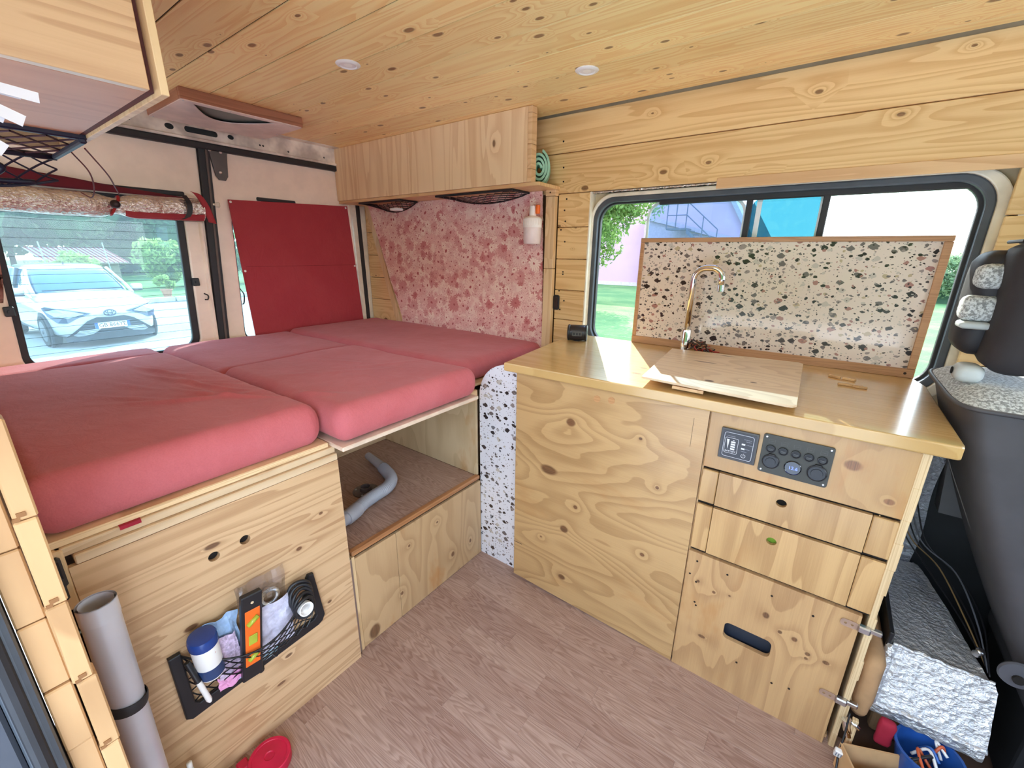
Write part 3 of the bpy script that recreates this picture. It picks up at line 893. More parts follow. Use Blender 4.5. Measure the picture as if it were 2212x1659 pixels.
# panel centre for its own space: y .303, z .355
m_panel = wood('bed_panel_pine', 'yz', C(212, 178, 138), C(160, 118, 80), sa=0.8, sc=17, rings=8, contrast=0.5, kinf=0.16, knots=[(y - .303, z - .352, a * 1.6, b_ * 1.3) for y, z, a, b_ in KP], rnd=False, kcol=C(104, 62, 40), rough=0.35, coat=0.2, seed=3.0)
pf = plate('front_panel', m_panel, [(0.040, 0.0), (0.566, 0.0), (0.566, 0.704), (0.040, 0.704)],
           [disc(0.249, 0.593, 0.0115), disc(0.314, 0.598, 0.0115)], 0.012, 'yz', -1.012, bed)
B().box(-1.10, -1.09, 0.2, 0.36, 0.55, 0.65).build('hole_backing', m_hole, bed)
B().box(-1.075, -0.998, 0.050, 0.566, 0.705, 0.724, bev=0.002).build('rail', m_trimy, bed)
B().box(-1.075, -1.006, 0.030, 0.566, 0.7245, 0.742, bev=0.002).build('rail', m_trimy, bed)
B().box(-2.40, -1.012, 0.0, 0.552, 0.7425, 0.7565, bev=0.002).build('slatted_board', m_ply_edge, bed)
B().box(-2.40, -1.06, 1.115, 1.735, 0.7425, 0.754, bev=0.002).build('slatted_board', m_ply_edge, bed)
B().box(-2.40, -1.70, 0.553, 1.114, 0.7425, 0.754, bev=0.002).build('slatted_board', m_ply_edge, bed)
B().box(-1.70, -0.958, 0.560, 1.108, 0.740, 0.7525, bev=0.002).build('pull_out_board', plain('pale_board', C(226, 206, 186), .5), bed)
B().box(-1.10, -1.028, 1.108, 1.184, 0.700, 0.742, bev=0.002).build('rail', m_trimx, bed)
B().box(-2.40, -1.03, 1.172, 1.184, 0.376, 0.7405).build('compartment_side', wood('ply_side', 'zx', C(206, 184, 148), C(172, 144, 104), sa=1.2, sc=5, rings=9, contrast=0.4, knots=[(0.12, 0.55, .012, .008)], rnd=False, patch=0.5), bed)
B().box(-1.625, -1.612, 0.60, 1.171, 0.376, 0.740).build('compartment_back', m_trimy, bed)
B().box(-1.612, -1.03, 0.566, 0.578, 0.376, 0.740).build('compartment_side', m_trimx, bed)
# laminate shelf in five strips with an edge moulding
for k in range(9):
    y0 = 0.578 + k * 0.066
    B().box(-1.612, -1.03, y0 + .0002, min(y0 + 0.0658, 1.171), 0.366, 0.375, bev=0.0003).build('shelf_strip', m_lam, bed)
B().box(-1.038, -1.016, 0.585, 1.178, 0.362, 0.379, bev=0.003).build('shelf_nosing', wood('nosing', 'yz', C(176, 124, 82), C(140, 92, 58), rnd=False), bed)
B().box(-1.60, -1.04, 0.60, 1.17, 0.34, 0.3655).build('shelf_bearer', m_trimy, bed)
KS = [(0.635, 0.035, .026, .030), (0.755, 0.10, .007, .009), (1.01, .10, .010, .013), (1.115, .10, .008, .012), (0.80, 0.27, .006, .006), (0.935, .29, .006, .005)]
m_step = wood('step_plywood', 'zy', C(196, 164, 124), C(150, 116, 78), sa=1.0, sc=6.0, rings=10, contrast=0.35,
              knots=[(z - .1765, y - .888, b_, a) for y, z, a, b_ in KS], rnd=False, patch=0.7, kcol=C(110, 70, 44), seed=2.0)
B().box(-1.030, -1.018, 0.592, 0.748, 0.002, 0.351, bev=0.001).build('step_panel', m_step, bed, center=(-1.024, 0.888, 0.1765))
B().box(-1.030, -1.018, 0.7495, 1.183, 0.002, 0.351, bev=0.001).build('step_panel', m_step, bed, center=(-1.024, 0.888, 0.1765))
B().box(-1.035, -1.012, 0.570, 0.580, 0.0, 0.362, bev=0.002).build('metal_edging', m_steel, bed)
B().box(-1.035, -1.016, 0.5805, 0.591, 0.0, 0.362, bev=0.001).build('edge_strip', m_plain_edge, bed)
B().box(-1.04, -1.03, 0.57, 1.183, 0.0, 0.36).build('step_frame', m_hole, bed)
B().box(-1.02, -1.004, 0.118, 0.150, 0.736, 0.744).build('fabric_tab', plain('crimson_fabric', C(160, 24, 50), .8), bed)
B().box(-1.02, -1.000, 0.012, 0.040, 0.62, 0.742, bev=0.003).build('corner_post', m_trimz, bed)
B().box(-1.003, -0.985, 0.012, 0.034, 0.678, 0.735, bev=0.004).box(-0.998, -0.98, 0.02, 0.030, 0.655, 0.70, bev=0.003).build('bracket', m_black, bed)
B().box(-1.0135, -1.0125, 0.04, 0.566, 0.0, 0.70).build('panel_back', m_hole, bed)

# side board standing above the near cushion
sb = empty('side_board', (-1.02, 0.0, 0.81))
B().box(-1.03, -0.992, 0.005, 0.0145, 0.812, 1.20, bev=0.001).build('light_edge', m_plain_edge, sb)
B().box(-1.04, -1.0, -0.03, 0.0045, 0.80, 1.20, bev=0.001).build('face_board', wood('dark_brown_board', 'zx', C(150, 120, 88), C(112, 84, 60), rnd=False), sb)  # dark brown face beside the light edge
tag(sb, 'thin pine board on edge along the door side of the bed', 'board')

# hose and flange in the compartment
hose = empty('waste_hose', (-1.3, 0.85, 0.385), label='grey corrugated waste hose lying curved on the compartment shelf', cat='hose')
m_hose = plain('hose_grey', C(172, 178, 192), 0.4, var=0.02)
P_ = bez([(-1.49, 0.985, 0.397), (-1.40, 0.965, 0.40), (-1.325, 0.945, 0.403), (-1.245, 0.915, 0.404), (-1.205, 0.865, 0.403), (-1.195, 0.80, 0.402), (-1.185, 0.75, 0.402), (-1.165, 0.695, 0.401), (-1.15, 0.635, 0.401), (-1.14, 0.592, 0.40)], 30)
n_ = len(P_)
def rad(i):
    t = i / (n_ - 1)
    if t < 0.20: return 0.0155 + 0.004 * (t / 0.20)
    if t < 0.74: return 0.0215 + (0.0022 if i % 3 == 0 else -0.0006)
    if t < 0.84: return 0.0255
    return 0.021
ia, ib, ic = int(n_ * .2), int(n_ * .74), int(n_ * .84)
B().tube(P_[:ia + 1], [rad(i) for i in range(ia + 1)], 14).build('hose_end', m_hose, hose, smooth=True, sharp=40)
B().tube(P_[ia:ib + 1], [rad(i) for i in range(ia, ib + 1)], 14).build('corrugated_tube', m_hose, hose, smooth=True)
B().tube(P_[ib:ic + 1], [0.0255] * (ic + 1 - ib), 16).build('coupling', m_hose, hose, smooth=True, sharp=40)
B().tube(P_[ic:], [0.021] * (n_ - ic), 14).build('hose_end', m_hose, hose, smooth=True, sharp=40)
fl = empty('pipe_flange', (-1.285, 0.825, 0.375), label='clear round pipe flange screwed to the compartment shelf under the grey hose', cat='flange')
B().lathe([(0.048, 0.0), (0.048, 0.003), (0.021, 0.005), (0.021, 0.02), (0.017, 0.02), (0.017, 0.001)], (-1.285, 0.825, 0.3755), n=28).build('collar', plain('smoked_plastic', C(92, 84, 86), 0.15), fl, smooth=True, sharp=35)
for k in range(4):
    t = 0.6 + k * PI / 2
    B().lathe([(0.004, 0), (0.004, 0.0015), (0.002, 0.002)], (-1.285 + 0.038 * math.cos(t), 0.825 + 0.038 * math.sin(t), 0.3793), n=8).build('screw', m_steel, fl)

# terrazzo end board between bed and kitchen
tb = rr(-1.012, -0.838, 0.0, 0.866, 0.13, 12, (0, 0, 0, 1))
tb = [(x, z) for x, z in rr(-1.022, -0.846, 0.0, 0.862, 0.14, 12, (0, 0, 0, 1))]
o = plate('terrazzo_board', m_terr_w, tb, [], 0.012, 'xz', 1.188)
tag(o, 'tall white terrazzo board with a rounded corner between bed and kitchen unit', 'board')

# ------------------------------------------------------------------ things on the bed front: storage net with tools
netb = empty('storage_net', (-1.0, 0.29, 0.24), label='black framed storage net full of tools screwed to the bed front panel', cat='net')
out = [(0.127, 0.412), (0.150, 0.412), (0.152, 0.268), (0.160, 0.258), (0.435, 0.268), (0.443, 0.276), (0.430, 0.402), (0.438, 0.415), (0.452, 0.412), (0.467, 0.262), (0.458, 0.246), (0.445, 0.240), (0.14, 0.226), (0.129, 0.236)]
plate('net_frame', m_black, out, [], 0.012, 'yz', -0.9998, netb, bev=0.003)
def PN(u, v):
    y = 0.148 + 0.292 * u
    sag = math.sin(PI * u)
    zt = 0.402 - 0.062 * sag; zb = 0.262
    x = -0.994 + 0.058 * sag ** 0.7 * (0.30 + 0.70 * v ** 0.8)
    return Vector((x, y, zb + (zt - zb) * v))
tag(net_mesh(PN, 10, 4, 0.0016).build('net', m_black, netb), kind='stuff')
B().tube([PN(i / 24, 1) for i in range(25)], 0.0026, 6).build('elastic', m_black, netb, smooth=True)
B().tube(bez([(-0.985, 0.315, 0.262), (-0.975, 0.322, 0.250), (-0.972, 0.330, 0.262), (-0.98, 0.326, 0.272), (-0.985, 0.318, 0.266)]), 0.0012, 5).build('cord_loop', m_black, netb)
B().lathe([(0.009, 0), (0.010, 0.006), (0.007, 0.016), (0.004, 0.018)], (-0.998, 0.287, 0.232), (1, 0, 0), 14).build('knob', m_black, netb)

jar = empty('plastic_jar', (-0.972, 0.190, 0.33), label='white plastic tub with a blue lid in the storage net', cat='jar')
B().lathe([(0.0245, 0.0), (0.026, 0.003), (0.026, 0.088), (0.0245, 0.092)], (-0.972, 0.190, 0.332), (0.1, -0.04, 1), 28).build('tub', m_white, jar, smooth=True, sharp=40)
B().lathe([(0.0275, 0.0), (0.028, 0.004), (0.028, 0.019), (0.026, 0.024), (0.020, 0.026)], (-0.9627, 0.1863, 0.425), (0.1, -0.04, 1), 28).build('lid', plain('blue_lid', C(34, 66, 138), 0.25), jar, smooth=True, sharp=40)
B().lathe([(0.0263, 0.0), (0.0263, 0.030)], (-0.9715, 0.1898, 0.337), (0.1, -0.04, 1), 28).build('label_band', plain('navy_label', C(44, 66, 110), 0.4), jar, smooth=True, sharp=40)
Mj = Matrix.Translation((-0.9405, 0.1905, 0.405)) @ Matrix(((0, 0, 1, 0), (1, 0, 0, 0), (0, 1, 0, 0), (0, 0, 0, 1)))
b = B(); b.add([Mj @ Vector(p) for p in ((-0.009, 0, 0), (0, -0.006, 0), (0.009, 0, 0), (0, 0.006, 0))], [(0, 1, 2, 3)])
b.build('hazard_sign', plain('hazard_red', C(200, 120, 100), .5), jar)
b = B(); b.add([Mj @ Vector(p) for p in ((-0.0075, 0, 0.0004), (0, -0.005, 0.0004), (0.0075, 0, 0.0004), (0, 0.005, 0.0004))], [(0, 1, 2, 3)])
b.build('hazard_sign_face', m_white, jar)
letters('mark', '!', m_black, 0.008, None, M=Matrix.Translation((0.0008, 0, 0)) @ Mj, parent=jar)
b = B()
for k in range(5):
    z = 0.392 - k * 0.0045
    b.box(-0.9452, -0.9448, 0.181, 0.200 - 0.003 * (k % 2), z, z + 0.0012)
tag(b.build('small_print', plain('print_grey', C(110, 120, 140), .6), jar), kind='stuff')

lev = empty('spirit_level', (-0.955, 0.27, 0.27), label='orange and black spirit level upright in the storage net', cat='level')
ML = Matrix.Translation((-0.951, 0.272, 0.378)) @ Matrix.Rotation(-0.10, 4, 'X') @ Matrix.Rotation(0.10, 4, 'Y') @ Matrix.Diagonal((1, 1.2, 1.16, 1))
B().box(-0.007, 0.007, -0.0185, 0.0185, -0.107, 0.107, bev=0.002, M=ML).build('body', m_black, lev)
B().box(0.0068, 0.0088, -0.0135, 0.0135, -0.068, 0.072, bev=0.001, M=ML).build('orange_face', plain('orange_plastic', C(240, 110, 36), 0.35), lev)
mv = plain('vial_green', C(170, 180, 60), 0.1)
B().box(0.0085, 0.0112, -0.008, 0.008, -0.014, 0.010, bev=0.002, M=ML).build('vial', mv, lev)
B().tube([ML @ Vector(p) for p in ((0.0095, -0.009, 0.038), (0.0095, 0.009, 0.052))], 0.006, 10).build('vial', mv, lev, smooth=True)
B().tube([ML @ Vector(p) for p in ((0.0095, -0.008, -0.052), (0.0095, 0.008, -0.04))], 0.006, 10).build('vial', mv, lev, smooth=True)
B().lathe([(0.0035, 0), (0.0035, 0.0006)], ML @ Vector((0.007, 0, 0.088)), ML.to_3x3() @ Vector((1, 0, 0)), 8).build('hang_hole', m_trimy, lev)

coil = empty('tape_coil', (-0.965, 0.40, 0.37), label='coil of black cable with a white core hanging in the storage net corner', cat='coil')
for k in range(5):
    a = 0.034 - 0.0015 * k
    ctr = Vector((-0.975 + 0.007 * k, 0.402 - 0.001 * k, 0.392 - 0.007 * k))
    pts = [ctr + Vector((0.004 * math.sin(2 * t + k), a * 0.86 * math.cos(t), a * math.sin(t))) for t in [2 * PI * i / 28 for i in range(28)]]
    B().tube(pts, 0.0045, 8, closed=True).build('cable_turn', m_black, coil, smooth=True)
B().lathe([(0.0185, 0), (0.0185, 0.012), (0.0155, 0.012), (0.0155, 0)], (-0.950, 0.398, 0.362), (1, 0, 0.1), 24).build('white_core', m_white, coil, smooth=True, sharp=40)
mk = empty('marker_pen', (-0.95, 0.155, 0.33), label='white marker pen with a black cap at the storage net end', cat='pen')
B().tube([(-0.968, 0.152, 0.398), (-0.955, 0.160, 0.345)], 0.0062, 10).build('cap', m_black, mk, smooth=True, sharp=40)
B().tube([(-0.955, 0.160, 0.345), (-0.945, 0.168, 0.292), (-0.944, 0.169, 0.286)], [0.0058, 0.0058, 0.003], 10).build('barrel', m_white, mk, smooth=True, sharp=40)

def crumple(name, y0, y1, z0, z1, x, mat, label, cat, seed, amp=0.006, tilt=0.0, th=0.0006, group=None):
    def f(u, v):
        p = Vector((u * 3 + seed, v * 3, seed))
        return Vector((x + amp * mnoise.noise(p * 1.7) + tilt * v, y0 + (y1 - y0) * u + 0.006 * mnoise.noise(p + Vector((3, 3, 3))), z0 + (z1 - z0) * v + tilt * 0.8 * u + 0.008 * mnoise.noise(p + Vector((5, 1, 2)))))
    o = B().grid(f, 12, 12, (th, 0, 0)).build(name, mat)
    return tag(o, label, cat, group)
crumple('plastic_bag', 0.268, 0.378, 0.290, 0.492, -0.988, m_poly, 'clear zip bag holding a coil behind the orange spirit level', 'bag', 2.2, 0.008)
crumple('paper_sachet', 0.288, 0.375, 0.285, 0.415, -0.972, plain('pale_lilac_paper', C(206, 204, 226), .6, var=.06, scale=60), 'pale printed paper sachet right of the spirit level', 'sachet', 3.9, 0.007)
crumple('paper_sachet', 0.196, 0.262, 0.33, 0.450, -0.982, plain('pale_blue_paper', C(160, 190, 226), .5, var=.05, scale=50), 'light blue paper packet behind the spirit level', 'sachet', 6.3, 0.006)
crumple('paper_sachet', 0.200, 0.250, 0.30, 0.405, -0.968, plain('flowered_paper', C(200, 180, 206), .5, var=.12, scale=90), 'lilac patterned sachet between the white tub and spirit level', 'sachet', 8.3, 0.005)
crumple('paper_note', 0.195, 0.245, 0.262, 0.300, -0.972, plain('pink_paper', C(232, 160, 206), .6, var=.03), 'folded pink paper at the bottom of the storage net', 'paper', 9.4, 0.004)
crumple('paper_note', 0.236, 0.330, 0.258, 0.295, -0.978, plain('aqua_paper', C(176, 208, 224), .6, var=.03), 'pale aqua paper along the bottom bar of the storage net', 'paper', 12.4, 0.004)
hc = empty('spring_coil', (-0.975, 0.34, 0.43), label='coiled clear spring hose inside the zip bag', cat='coil')
b = B()
pts = []
for i in range(420):
    t = i / 420 * 2 * PI
    c0 = Vector((0, math.cos(t) * 0.019, math.sin(t) * 0.019)); rdir = Vector((0, math.cos(t), math.sin(t)))
    a = i * 0.9
    pts.append(Vector((-0.978, 0.334, 0.43)) + c0 + rdir * 0.0045 * math.cos(a) + Vector((0.0045 * math.sin(a), 0, 0)))
b.tube(pts, 0.0007, 4, closed=True).build('coil_wire', m_steel, hc)

# ------------------------------------------------------------------ tube, tape and small things by the door
tube = empty('tube', (-0.9, 0.052, 0), label='silver grey round pipe standing upright with a black strap in front of the bed', cat='pipe')
def tz(z): return Vector((-0.885 + 0.02 * (0.69 - z), 0.051 - 0.012 * (0.69 - z) , z))
m_tube = plain('satin_grey_pipe', C(212, 212, 220), 0.34, metal=0.2, var=0.03, scale=6)
ax = (tz(0) - tz(1)).normalized()
b = B().lathe([(0.0255, 0), (0.0255, 0.205), (0.0248, 0.206), (0.0248, 0.69), (0.0225, 0.69), (0.0225, 0.0005)], tz(0.69), ax, 36, (False, False))
b.build('pipe', m_tube, tube, smooth=True, sharp=35)
B().lathe([(0.0263, 0), (0.0263, 0.032)], tz(0.6895), ax, 36, (False, False)).build('sleeve', m_tube, tube, smooth=True, sharp=35)
B().lathe([(0.0262, -0.0098), (0.0275, -0.010), (0.0285, -0.006), (0.0285, 0.006), (0.0275, 0.010), (0.0262, 0.0098)], tz(0.472), (ax + Vector((0, -0.18, 0.02))).normalized(), 30, (False, False)).build('strap', m_rubber, tube, smooth=True, sharp=50)
tag(B().box(-1.0, -0.915, 0.0215, 0.0245, 0.462, 0.478).build('pipe_bracket', m_black), 'black bracket strip holding the silver grey pipe', 'bracket')

tape = empty('tape_roll', (-0.925, 0.245, 0), label='roll of crimson webbing lying on the floor by the bed front', cat='roll')
m_crim = plain('crimson_webbing', C(206, 22, 66), 0.45, var=0.04, bump=0.3, bscale=800)
B().lathe([(0.010, 0.0), (0.047, 0.0), (0.048, 0.002), (0.048, 0.026), (0.046, 0.028), (0.040, 0.0275), (0.039, 0.026), (0.030, 0.026), (0.012, 0.028), (0.010, 0.026)], (-0.925, 0.248, 0.0005), n=44).build('webbing', m_crim, tape, smooth=True, sharp=40)
B().box(-0.985, -0.955, 0.190, 0.215, 0.001, 0.014, bev=.003, M=None).build('loose_end', m_crim, tape)
bt = empty('glue_tube', (-0.97, 0.11, 0), label='pale green squeeze tube beside the silver pipe foot', cat='tube')
B().tube([(-0.955, 0.105, 0.02), (-0.955, 0.107, 0.10), (-0.957, 0.108, 0.135)], [0.016, 0.015, 0.006], 14).build('body', plain('pale_green_plastic', C(196, 216, 196), .4), bt, smooth=True)
B().tube([(-0.957, 0.108, 0.134), (-0.958, 0.109, 0.155)], 0.0055, 10).build('cap', m_white, bt, smooth=True)
cp = empty('bottle_cap', (-0.93, 0.165, 0), label='small white screw cap bottle on the floor beside the crimson roll', cat='bottle')
B().lathe([(0.016, 0), (0.017, 0.004), (0.017, 0.030), (0.010, 0.036)], (-0.935, 0.155, 0.0005), n=20).build('body', m_white, cp, smooth=True)
B().lathe([(0.012, 0), (0.012, 0.012), (0.010, 0.014)], (-0.935, 0.155, 0.034), n=20).build('cap', m_white, cp, smooth=True, sharp=40)

# ------------------------------------------------------------------ kitchen unit
kit = empty('kitchen_unit', (-0.3, 1.45, 0), label='low plywood kitchen unit with drawers under the pine worktop', cat='cabinet')
FY = 1.155
KD = [(-0.679, 0.525, .040, .022), (-0.603, 0.724, .019, .017), (-0.567, 0.419, .010, .009), (-0.606, 0.314, .018, .016), (-0.605, 0.108, .020, .015), (-0.325, 0.343, .008, .007), (-0.305, 0.590, .007, .007), (-0.37, 0.73, .007, .006), (-0.70, .24, .006, .005)]
DC = (-0.508, 0.435)
m_door = wood('door_plywood', 'xz', C(202, 164, 114), C(150, 110, 66), sa=1.2, sc=4.4, rings=15, contrast=0.42, fibre=0.45, kinf=0.15,
              knots=[(x - DC[0], z - DC[1], a, b_) for x, z, a, b_ in KD], rnd=False, patch=0.35, kcol=C(112, 66, 40), rough=0.35, coat=0.25, seed=1.3)
plate('door_panel', m_door, [(-0.822, 0.012), (-0.196, 0.0), (-0.196, 0.862), (-0.822, 0.862)], [], 0.012, 'xz', FY, kit, center=(DC[0], FY + .006, DC[1]))
for (x, z) in ((-0.517, 0.823), (-0.470, 0.828)):
    B().lathe([(0.011, 0), (0.011, 0.0012)], (x, FY - .0001, z), (0, -1, 0), 18).build('wood_plug', wood('plug', 'xz', C(200, 150, 100), C(180, 128, 80), rnd=False), kit)
B().box(-0.2325, -0.2318, FY - 0.0004, FY + .002, 0.745, 0.83).build('saw_cut', m_hole, kit)
B().box(-0.822, -0.785, FY - 0.0006, FY, 0.1655, 0.167).build('saw_cut', m_hole, kit)
KC = [(0.17, 0.735, .008, .008), (0.06, 0.80, .004, .004)]
m_front = wood('front_plywood', 'zx', C(204, 164, 112), C(156, 114, 68), sa=1.0, sc=8, rings=8, contrast=0.5, fibre=0.5, kscale=0, rough=0.35, coat=0.25, seed=5.0, patch=0.25)
m_fascia = wood('fascia_plywood', 'zx', C(192, 152, 100), C(154, 112, 66), sa=2.0, sc=5, rings=6, contrast=0.3, knots=[(0.735 - .781, 0.190 - .013, .008, .011), (0.80 - .781, 0.115 - .013, .015, .02)], rnd=False, patch=0.7, kcol=C(150, 96, 56), rough=0.35, coat=0.25, seed=7.0)
B().box(-0.192, 0.219, FY, FY + 0.012, 0.700, 0.862, bev=0.0012).build('fascia_panel', m_fascia, kit, center=(0.013, FY + .006, 0.781))
def front(z0, z1, hole, name):
    d = empty(name, (0.013, FY, z0), parent=kit)
    plate('front_board', m_front, [(-0.149, z0), (0.172, z0), (0.172, z1), (-0.149, z1)], [hole] if hole else [], 0.012, 'xz', FY, d, bev=0.0008)
    B().box(-0.192, -0.1505, FY + .0005, FY + 0.012, z0 + .001, z1 - .001, bev=0.002).build('stile', m_front, d)
    B().box(0.1735, 0.219, FY + .0005, FY + 0.012, z0 + .001, z1 - .001, bev=0.002).build('stile', m_front, d)
    return d
front(0.592, 0.692, disc(0.0, 0.656, 0.0115, 20, 0.0105), 'drawer')
front(0.436, 0.583, disc(-0.003, 0.542, 0.0115, 20, 0.0105), 'drawer')
B().box(-0.10, 0.1, 1.172, 1.176, 0.59, 0.69).build('drawer_back', m_hole, kit)
B().box(-0.10, 0.1, 1.176, 1.180, 0.44, 0.57).build('drawer_liner', plain('green_liner', C(150, 190, 60), 0.7), kit)
# lower door with a slot handle
KL = [(0.022, 0.318, .010, .012), (-0.07, .33, .004, .004), (0.06, .285, .006, .006), (0.094, .282, .008, .008), (0.128, 0.255, .007, .007), (0.127, .24, .005, .005), (-0.155, .335, .006, .006), (-0.12, .15, .012, .006),
      (0.168, 0.254, .008, .006), (-0.110, .32, .005, .005)]
m_low = wood('lower_door_plywood', 'zx', C(202, 162, 114), C(150, 108, 70), sa=1.0, sc=9, rings=9, contrast=0.42, kinf=0.13, fibre=0.5, knots=[(z - .213, x - .013, b_, a) for x, z, a, b_ in KL], rnd=False, patch=0.5, kcol=C(110, 70, 44), rough=0.35, coat=0.2, seed=4.1)
ld = empty('door', (0.013, FY, 0), parent=kit)
plate('door_board', m_low, [(-0.192, -0.002), (0.207, -0.002), (0.207, 0.427), (-0.192, 0.427)], [rr(-0.068, 0.050, 0.184, 0.240, 0.014)], 0.014, 'xz', FY - .002, ld, bev=0.0008, center=(0.013, FY + .005, 0.213))
B().box(-0.09, 0.07, FY + 0.030, FY + 0.034, 0.16, 0.25).build('slot_backing', plain('slot_blue_grey', C(44, 48, 60), .5), ld)
for (x, z) in ((-0.166, 0.40), (-0.085, 0.395), (0.025, 0.385), (0.118, 0.375), (-0.18, .35), (-0.16, .33), (-0.155, 0.26), (-0.150, .25), (0.07, .11), (0.11, .12), (-0.02, .12)):
    B().lathe([(0.003, 0), (0.003, 0.001)], (x, FY - .0021, z), (0, -1, 0), 8).build('screw', m_screw, ld)
for z in (0.396, 0.164):
    h = empty('hinge', (0.205, FY, z), parent=kit)
    plate('hinge_wing', plain('brass_grey', C(200, 170, 150), .3, metal=.6), rr(0.170, 0.205, z - .010, z + .010, .008), [disc(.18, z, .003, 8), disc(.193, z, .003, 8)], 0.0015, 'xz', FY - .005, h)
    B().box(0.203, 0.228, FY - 0.012, FY + .004, z - 0.009, z + 0.009, bev=.003).box(0.222, 0.250, FY - .004, FY + .010, z - .006, z + .006, bev=.002).build('hinge_arm', m_steel, h)
# gaps and carcass
B().box(-0.192, 0.219, FY + .0125, FY + .016, 0.583, 0.592).box(-0.192, 0.219, FY + .0125, FY + .016, 0.427, 0.436).box(-0.1505, -0.149, FY + .010, FY + .016, .436, .692).box(0.172, 0.1735, FY + .010, FY + .016, .436, .692).box(-0.192, 0.219, FY + .0125, FY + .016, 0.692, 0.700).build('gap_shadow', m_hole, kit)
B().box(-0.822, -0.81, FY + .0121, 1.70, 0.0, 0.864).build('side_panel', m_trimz, kit)
b = B()
zs = [0.0, .05, .11, .17, .24, .30, .37, .43, .50, .57, .64, .70, .78, .864]
for k in range(len(zs) - 1):
    e = 0.233 + random.uniform(-0.003, 0.004)
    b.box(0.219, e, FY + 0.001, 1.70, zs[k], zs[k + 1], bev=0.001)
b.build('side_panel', m_plain_edge, kit)
B().box(-0.80, 0.215, FY + .02, 1.69, 0.0, 0.012).box(-0.196, -0.192, FY + .013, 1.69, 0.012, 0.86).build('carcass', m_trimx, kit)

ct = [(-0.845, 1.112), (0.262, 1.1415), (0.268, 1.1425), (0.272, 1.146), (0.274, 1.155), (0.276, 1.660), (0.268, 1.70), (0.255, 1.752), (-0.884, 1.752), (-0.895, 1.74), (-0.895, 1.50)]
m_top = wood('worktop_pine', 'xy', C(206, 170, 112), C(182, 142, 84), sa=0.5, sc=9, rings=14, contrast=0.45, rough=0.24, coat=0.4, kscale=7, kprob=0.10, krad=0.08, kcol=C(130, 84, 44), rnd=False, seed=2.0)
o = plate('worktop', m_top, ct, [], 0.030, 'xy', 0.865, bev=0.004)
tag(o, 'glossy varnished pine worktop of the kitchen unit', 'worktop')

splash = empty('backsplash', (-0.19, 1.75, 0.895), label='wood framed terrazzo backsplash standing on the worktop before the window', cat='backsplash')
BX0, BX1, BZ0, BZ1 = -0.642, 0.255, 0.8955, 1.312
B().box(BX0 + .012, BX1 - .012, 1.744, 1.758, BZ0 + .01, BZ1 - .01).build('terrazzo_sheet', m_terr, splash)
fr = lambda *a: B().box(*a, bev=0.0012).build('frame_bar', m_dark_frame, splash)
fr(BX0, BX1, 1.738, 1.762, BZ1 - 0.016, BZ1)
fr(BX0, BX1, 1.736, 1.762, BZ0, BZ0 + 0.028)
fr(BX0, BX0 + 0.015, 1.738, 1.762, BZ0 + .0285, BZ1 - .0165)
fr(BX1 - 0.020, BX1, 1.738, 1.762, BZ0 + .0285, BZ1 - .0165)
B().lathe([(0.004, 0), (0.004, .001)], (BX1 - .022, 1.7359, BZ0 + .014), (0, -1, 0), 8).build('screw', m_screw, splash)

board = empty('cover_board', (-0.2, 1.4, 0.895), label='loose plywood board lying flat on the worktop in front of the tap', cat='board')
m_cut = wood('cover_plywood', 'xy', C(222, 196, 162), C(190, 156, 122), sa=1.3, sc=5, rings=12, contrast=0.5, knots=[(-0.06, .06, .045, .007), (0.0, -0.16, .014, .012), (0.10, -0.10, .010, .007), (-0.02, 0.20, 0.03, .006)], rnd=False, seed=6.0, kcol=C(96, 58, 44), rough=.4, coat=.15)
bp_ = [(-0.385, 1.150), (-0.030, 1.128), (-0.020, 1.130), (-0.013, 1.142), (-0.026, 1.622), (-0.040, 1.634), (-0.43, 1.588)]
plate('cover_board', m_cut, bp_, [], 0.0065, 'xy', 0.9145, board, bev=0.0008)
plate('cover_board', m_cut, [(-0.355, 1.166), (-0.030, 1.146), (-0.040, 1.60), (-0.40, 1.57)], [], 0.0055, 'xy', 0.9088, board, bev=0.0006)
B().box(-0.30, -0.22, 1.155, 1.165, 0.9, 0.908).build('finger_grip', m_trimx, board)
B().box(-0.36, -0.06, 1.24, 1.56, 0.8955, 0.9078, bev=.003).build('metal_rim', m_steel, board)

tap = empty('tap', (-0.405, 1.66, 0.895), label='tall chrome swan neck tap in front of the terrazzo backsplash', cat='tap')
TX, TY = -0.405, 1.665
B().lathe([(0.020, 0), (0.020, 0.008), (0.0165, 0.012), (0.0165, 0.085), (0.0145, 0.090)], (TX, TY, 0.8955), n=26).build('tap_body', m_chrome, tap, smooth=True, sharp=35)
arc = [(TX, TY, 0.98), (TX, TY, 1.165)] + [(TX + 0.045 - 0.045 * math.cos(t), TY - .006 * t, 1.165 + 0.042 * math.sin(t)) for t in [i * PI / 2 / 8 for i in range(1, 9)]]
arc += [(TX + 0.060 + 0.036 * math.sin(t), TY - .012, 1.207 - 0.036 * (1 - math.cos(t))) for t in [i * PI / 2 / 8 for i in range(0, 9)]] + [(TX + 0.096, TY - .012, 1.152)]
B().tube(arc, 0.0112, 16).build('spout', m_chrome, tap, smooth=True)
B().lathe([(0.0122, 0), (0.0122, 0.022), (0.009, 0.022), (0.009, 0.002)], (TX + 0.096, TY - .012, 1.152), (0, 0, -1), 20).build('aerator', m_chrome, tap, smooth=True, sharp=35)
wr2 = empty('wire_bundle', (-0.34, 1.66, 0.897), label='tangle of brown and red wires beside the tap foot', cat='wires')
mw = [plain('wire_brown', C(60, 40, 34), .35), plain('wire_red', C(150, 44, 34), .35), plain('wire_black', C(26, 24, 26), .3), plain('wire_gold', C(150, 120, 90), .3, metal=.5)]
random.seed(11)
